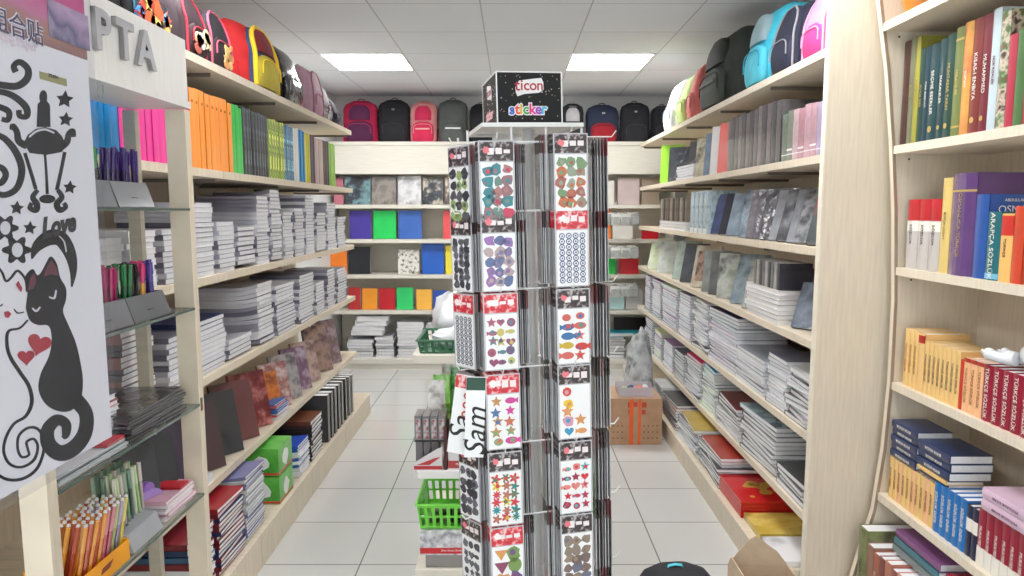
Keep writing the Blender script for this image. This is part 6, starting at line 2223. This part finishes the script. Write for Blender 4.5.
def basket(label, x0, x1, y0, y1, z, h, m, flare=.015, nx=9, ny=8):
    t = thing('basket', label, 'basket', ((x0 + x1) / 2, (y0 + y1) / 2, z + .0006))
    a, b = (x1 - x0) / 2, (y1 - y0) / 2
    mb = MB()
    mb.box(-a + flare, a - flare, -b + flare, b - flare, 0, .003)

    def wall(p0, p1, q0, q1, n, nm):
        """p bottom, q top corners; slotted wall"""
        P0, P1, Q0, Q1 = map(Vector, (p0, p1, q0, q1))
        w = MB()

        def P(u, v):
            return P0.lerp(P1, u).lerp(Q0.lerp(Q1, u), v)
        nrm = (P1 - P0).cross(Q0 - P0).normalized() * .0022

        def quad(u0, u1, v0, v1):
            c = [P(u0, v0), P(u1, v0), P(u1, v1), P(u0, v1)]
            w.rings([[tuple(v - nrm) for v in c], [tuple(v + nrm) for v in c]])
        for v0, v1 in ((0, .10), (.46, .54), (.86, 1)):
            quad(0, 1, v0, v1)
        for i in range(n + 1):
            u = i / n
            for v0, v1 in ((.10, .46), (.54, .86)):
                quad(max(0, u - .22 / n), min(1, u + .22 / n), v0, v1)
        obj(nm, w.mesh(nm, [m]), t)
    f = flare
    B = [(-a + f, -b + f, .002), (a - f, -b + f, .002), (a - f, b - f, .002), (-a + f, b - f, .002)]
    T = [(-a, -b, h), (a, -b, h), (a, b, h), (-a, b, h)]
    for i, n in enumerate((nx, ny, nx, ny)):
        j = (i + 1) % 4
        wall(B[i], B[j], T[i], T[j], n, 'slotted_wall')
    rim = MB()
    R = .006
    rim.tube([(-a - .004, -b - .004, h), (a + .004, -b - .004, h), (a + .004, b + .004, h), (-a - .004, b + .004, h), (-a - .004, -b - .004, h), (-a + .02, -b - .004, h)], R, 6, flat=.7)
    obj('rim', rim.mesh('rim', [m]), t)
    obj('floor_panel', mb.mesh('floor_panel', [m]), t)
    return t


LG = mat((112, 214, 60), .3, coat=.4, var=.03)
basket('lime green plastic basket with slotted sides on the island base', IX0 + .01, -.10, IY0 + .015, IY0 + .30, .2365, .105, LG, flare=.012)
for i in range(7):
    x, y = IX0 + .07 + .045 * (i % 4), IY0 + .09 + .07 * (i // 4)
    o = obj('tape_roll', MB().lathe([(.010, 0), (.022, 0), (.022, .018), (.010, .018)], 14).mesh('tape_roll', [mat([(70, 66, 62), (110, 116, 104), (50, 60, 50)][i % 3], .35, coat=.4)], True), None, (x, y, .2410), (0, 0, 0))
    tag(o, 'small dark tape roll, %s inside the lime green basket' % NTH[i], 'tape roll', 'tape rolls in the green basket')
carton('dark green folded bag beside the lime basket on the island base', -.09, .06, IY0 + .05, IY0 + .25, .078, .22, pat([(30, 66, 40), (60, 110, 60), (24, 40, 30)], 9), name='folded_bag', cat='bag')
carton('brown carton in the middle of the island base', .075, .27, IY0 + .04, IY0 + .26, .078, .17, pat([(110, 66, 52), (150, 100, 84), (84, 46, 40)], 8, 'wave', bump=0))

# middle shelf: lead boxes, display cartons
GB = mat((122, 118, 120), .35, coat=.4)
for k in range(4):
    x = IX0 + .003 + k * .031
    t = thing('lead_box', 'upright grey pencil lead box, %s from the shelf end in the upper row' % NTH[k], 'box', (x + .014, IY0 + .075, .485 + .0006 + .116), group='grey lead boxes upper row')
    obj('box', MB().box(-.014, .014, -.05, .05, 0, .098).mesh('box', [GB]), t)
    s_ = MB().box(-.009, .009, -.0508, -.050, .008, .086)
    obj('front_label', s_.mesh('front_label', [pat([(206, 200, 200), (170, 160, 164), (150, 40, 50)], 60, 'noise', bump=0)]), t)
for k in range(3):
    x = IX0 + .003 + k * .031
    t = thing('lead_box', 'lower grey pencil lead box, %s from the shelf end behind the display carton' % NTH[k], 'box', (x + .014, IY0 + .10, .4856), group='grey lead boxes lower row')
    obj('box', MB().box(-.014, .014, -.05, .05, 0, .110).mesh('box', [GB]), t)
o = carton('black tray under the upper lead boxes', IX0 + .001, IX0 + .13, IY0 + .02, IY0 + .14, .5965, .003, BLACK, name='tray', cat='tray')


def disp(label, x0, x1):
    t = thing('display_carton', label, 'carton', ((x0 + x1) / 2, IY0 + .02, .4856), group='white and red display cartons')
    a = (x1 - x0) / 2
    mb = MB().prism([(-a, 0), (a, 0), (a, .095), (a * .6, .085), (-a, .030)], -.012, -.009, 'y')
    mb.box(-a, a, -.009, .010, 0, .003)
    obj('front', mb.mesh('front', [mat((226, 222, 224), .4)]), t)
    rb = MB().box(-a, a, -.0128, -.0121, .004, .018)
    rb.prism([(-a * .8, .022), (a * .5, .05), (a * .9, .055), (a * .1, .022)], -.0128, -.0121, 'y')
    obj('red_print', rb.mesh('red_print', [mat((190, 50, 54), .4)]), t)
    return t


disp('white display carton with red print before the grey lead boxes', IX0 + .001, IX0 + .112)
carton('white carton with grey print and red line beside the display carton', IX0 + .135, IX0 + .245, IY0 + .012, IY0 + .12, .485, .125, mat((222, 218, 220), .4), parts=band_print([(180, 70, 70)], 'MAS 3732'))
carton('dark brown folder edge between the two white cartons', IX0 + .118, IX0 + .130, IY0 + .012, IY0 + .14, .485, .17, mat((80, 34, 36), .4), name='folder', cat='folder')
carton('clear lidded tub on the white and grey carton', IX0 + .14, IX0 + .25, IY0 + .02, IY0 + .12, .6108, .075, glass_mat((200, 196, 196), .5, .1), name='tub', cat='tub')
# tall packets standing behind on the middle shelf
PKT = [((110, 190, 60), 'lime and white foil packet', .02, .17, .33), ((214, 190, 60), 'yellow packet', .11, .19, .32), ((196, 40, 50), 'red packet', .13, .13, .24), ((226, 226, 226), 'white speckled packet', .05, .24, .36), ((70, 150, 70), 'green packet', .09, .22, .35), ((230, 224, 200), 'cream packet', .0, .16, .31)]
for i, (c, w_, dx, dy, h) in enumerate(PKT):
    t = thing('foil_packet', '%s standing behind the lead boxes on the island' % w_, 'packet', (IX0 + .07 + dx, IY0 + dy + .06, .4856), (0, 0, RR.uniform(-.3, .3)), 'foil packets on the island')
    R = [ring_se(.07, .004, 0, 0, 14), ring_se(.075, .03, h * .15, 0, 14), ring_se(.076, .036, h * .5, 0, 14), ring_se(.074, .028, h * .82, 0, 14), ring_se(.072, .003, h * .96, 0, 14), ring_se(.072, .002, h, 0, 14)]
    obj('pouch', MB().rings(R).mesh('pouch', [pat([c, tuple(min(255, v + 60) for v in c), tuple(int(v * .6) for v in c)], 14, 'noise', rough=.25, coat=.6)], True), t)
# top shelf: green tray basket with clothes
basket('dark green shallow basket with white goods on the island top', IX0 + .02, .02, IY0 + .03, IY0 + .30, .945, .052, mat((30, 96, 60), .4, coat=.3, var=.05), flare=.008, nx=14, ny=10)
WCL = pat([(232, 234, 236), (214, 216, 220), (150, 156, 160)], 7, 'noise', rough=.5, coat=.4, bump=.3)


def lump(label, c, r, m, seed, name, cat, group=None):
    rr = random.Random(seed)
    mb = MB().ball((0, 0, 0), 1, 0, 20, 14)
    V = []
    for v in mb.v:
        p = Vector(v)
        n = 1 + .14 * math.sin(p.x * 5 + seed) * math.cos(p.y * 6 + seed) + .06 * math.sin(p.z * 13 + p.x * 9) + rr.uniform(-.015, .015)
        q = Vector((p.x * r[0] * n, p.y * r[1] * n, max(p.z * n, -.55) * r[2]))
        V.append(tuple(q))
    mb.v = V
    o = obj(name, mb.mesh(name, [m], True, 70), None, (c[0], c[1], c[2] + r[2] * .55))
    tag(o, label, cat, group)
    return o


lump('crumpled white plastic-wrapped goods in the dark green basket', (-.18, IY0 + .165, .951), (.13, .10, .055), WCL, 3, 'plastic_wrap', 'wrap')
lump('heap of white textile caps in film on the island top', (-.235, IY0 + .47, .946), (.125, .14, .125), WCL, 8, 'cap_bundle', 'caps')
#lump('white film bundle beside the textile caps on the island top', (.10, IY0 + .56, .946), (.12, .15, .13), WCL, 12, 'film_bundle', 'wrap')

# ================================================================ floor things
def kraft(c=(176, 140, 110)):
    return mat(c, .8, var=.05, scale=20)


bxY = 4.36
t = thing('cardboard_box', 'brown cardboard box with orange tape on the floor by the notebook wall', 'cardboard box', (.795, bxY + .16, .0006))
obj('box', MB().box(-.165, .165, -.16, .16, 0, .30).mesh('box', [kraft()]), t)
fl = MB().prism([(-.165, .3002), (-.0, .3002), (-.0, .303), (-.165, .303)], -.16, .16, 'y').box(.0, .165, -.16, .16, .3002, .303)
obj('flap', fl.mesh('flap', [kraft((184, 150, 122))]), t)
tp_ = MB().box(-.045, -.018, -.1612, -.1601, .0, .30).box(.012, .030, -.1612, -.1601, 0, .30)
obj('orange_tape', tp_.mesh('orange_tape', [mat((226, 96, 40), .4)]), t)
pm = MB()
for (x, z, w, h) in ((-.055, .245, .03, .035), (-.018, .25, .025, .03), (.035, .245, .03, .035), (-.052, .205, .022, .025), (.035, .20, .024, .03)):
    pm.box(x, x + w, -.1608, -.1601, z, z + h)
for r in range(3):
    for i in range(11):
        if 2 < i < 7:
            continue
        pm.box(-.15 + i * .028, -.15 + i * .028 + .010, -.1608, -.1601, .12 - r * .04, .128 - r * .04, 1)
obj('print_marks', pm.mesh('print_marks', [mat((190, 70, 44), .6), mat((120, 84, 62), .7)]), t)
tb = thing('clear_tray', 'clear plastic tray of coloured toys on the cardboard box', 'tray', (.80, bxY + .13, .3045))
mb = MB().box(-.11, .11, -.085, .085, 0, .003)
for (a, b, c, d) in ((-.11, .11, -.085, -.082), (-.11, .11, .082, .085), (-.11, -.107, -.082, .082), (.107, .11, -.082, .082)):
    mb.box(a, b, c, d, .003, .06)
obj('tray', mb.mesh('tray', [glass_mat((236, 232, 236), .4, .1)]), tb)
for i, (x, y, c, w_) in enumerate([(-.07, -.03, (150, 190, 110), 'green'), (-.02, .01, (40, 60, 90), 'navy'), (.035, -.01, (230, 110, 60), 'orange'), (.075, .02, (226, 226, 226), 'white'), (.0, -.045, (230, 130, 150), 'pink')]):
    q = thing('toy_ball', 'small %s toy figure in the clear tray' % w_, 'toy', (.80 + x, bxY + .13 + y, .3078), group='toys in the clear tray')
    obj('body', MB().ball((0, 0, .026), (.024, .022, .026), 0, 12, 8).mesh('body', [mat(c, .4, coat=.3)], True), q)
    obj('eyes', MB().ball((-.008, -.020, .034), .004, 0, 6, 4).ball((.008, -.020, .034), .004, 0, 6, 4).mesh('eyes', [BLACK], True), q)
lump('large grey translucent plastic bag standing behind the cardboard box', (.90, 4.85, .0006), (.10, .12, .42), pat([(150, 154, 156), (190, 194, 196), (110, 114, 116)], 9, 'noise', rough=.25, coat=.6, bump=.5), 5, 'plastic_bag', 'plastic bag')

t = thing('open_carton', 'open brown carton with raised flap in front of the plinth', 'carton', (.83, 2.10, .0006))
W, D, H_ = .10, .15, .31
mb = MB().box(-W, W, -D, D, 0, .004)
for q in ((-W, W, -D, -D + .004), (-W, W, D - .004, D), (-W, -W + .004, -D + .004, D - .004), (W - .004, W, -D + .004, D - .004)):
    mb.box(q[0], q[1], q[2], q[3], .004, H_)
obj('box', mb.mesh('box', [kraft((196, 172, 146))]), t)
obj('flap', MB().prism([(-W, H_), (W, H_), (W * .65, H_ + .045), (-W * .1, H_ + .10), (-W * .35, H_ + .085)], D - .004, D, 'y').mesh('flap', [kraft((200, 178, 152))]), t)
obj('flap', MB().prism([(-D, H_), (D, H_), (D - .03, H_ + .04), (-D + .03, H_ + .04)], -W, -W + .004, 'x').mesh('flap', [kraft((200, 178, 152))]), t)
backpack('turquoise and black backpack standing on the floor at the open carton', (.60, 2.40, .001), .1, .27, .20, .15, fabric((40, 40, 46)), fabric((60, 180, 206)), fabric((90, 200, 220)), seed=41, upper=fabric((60, 176, 206)))
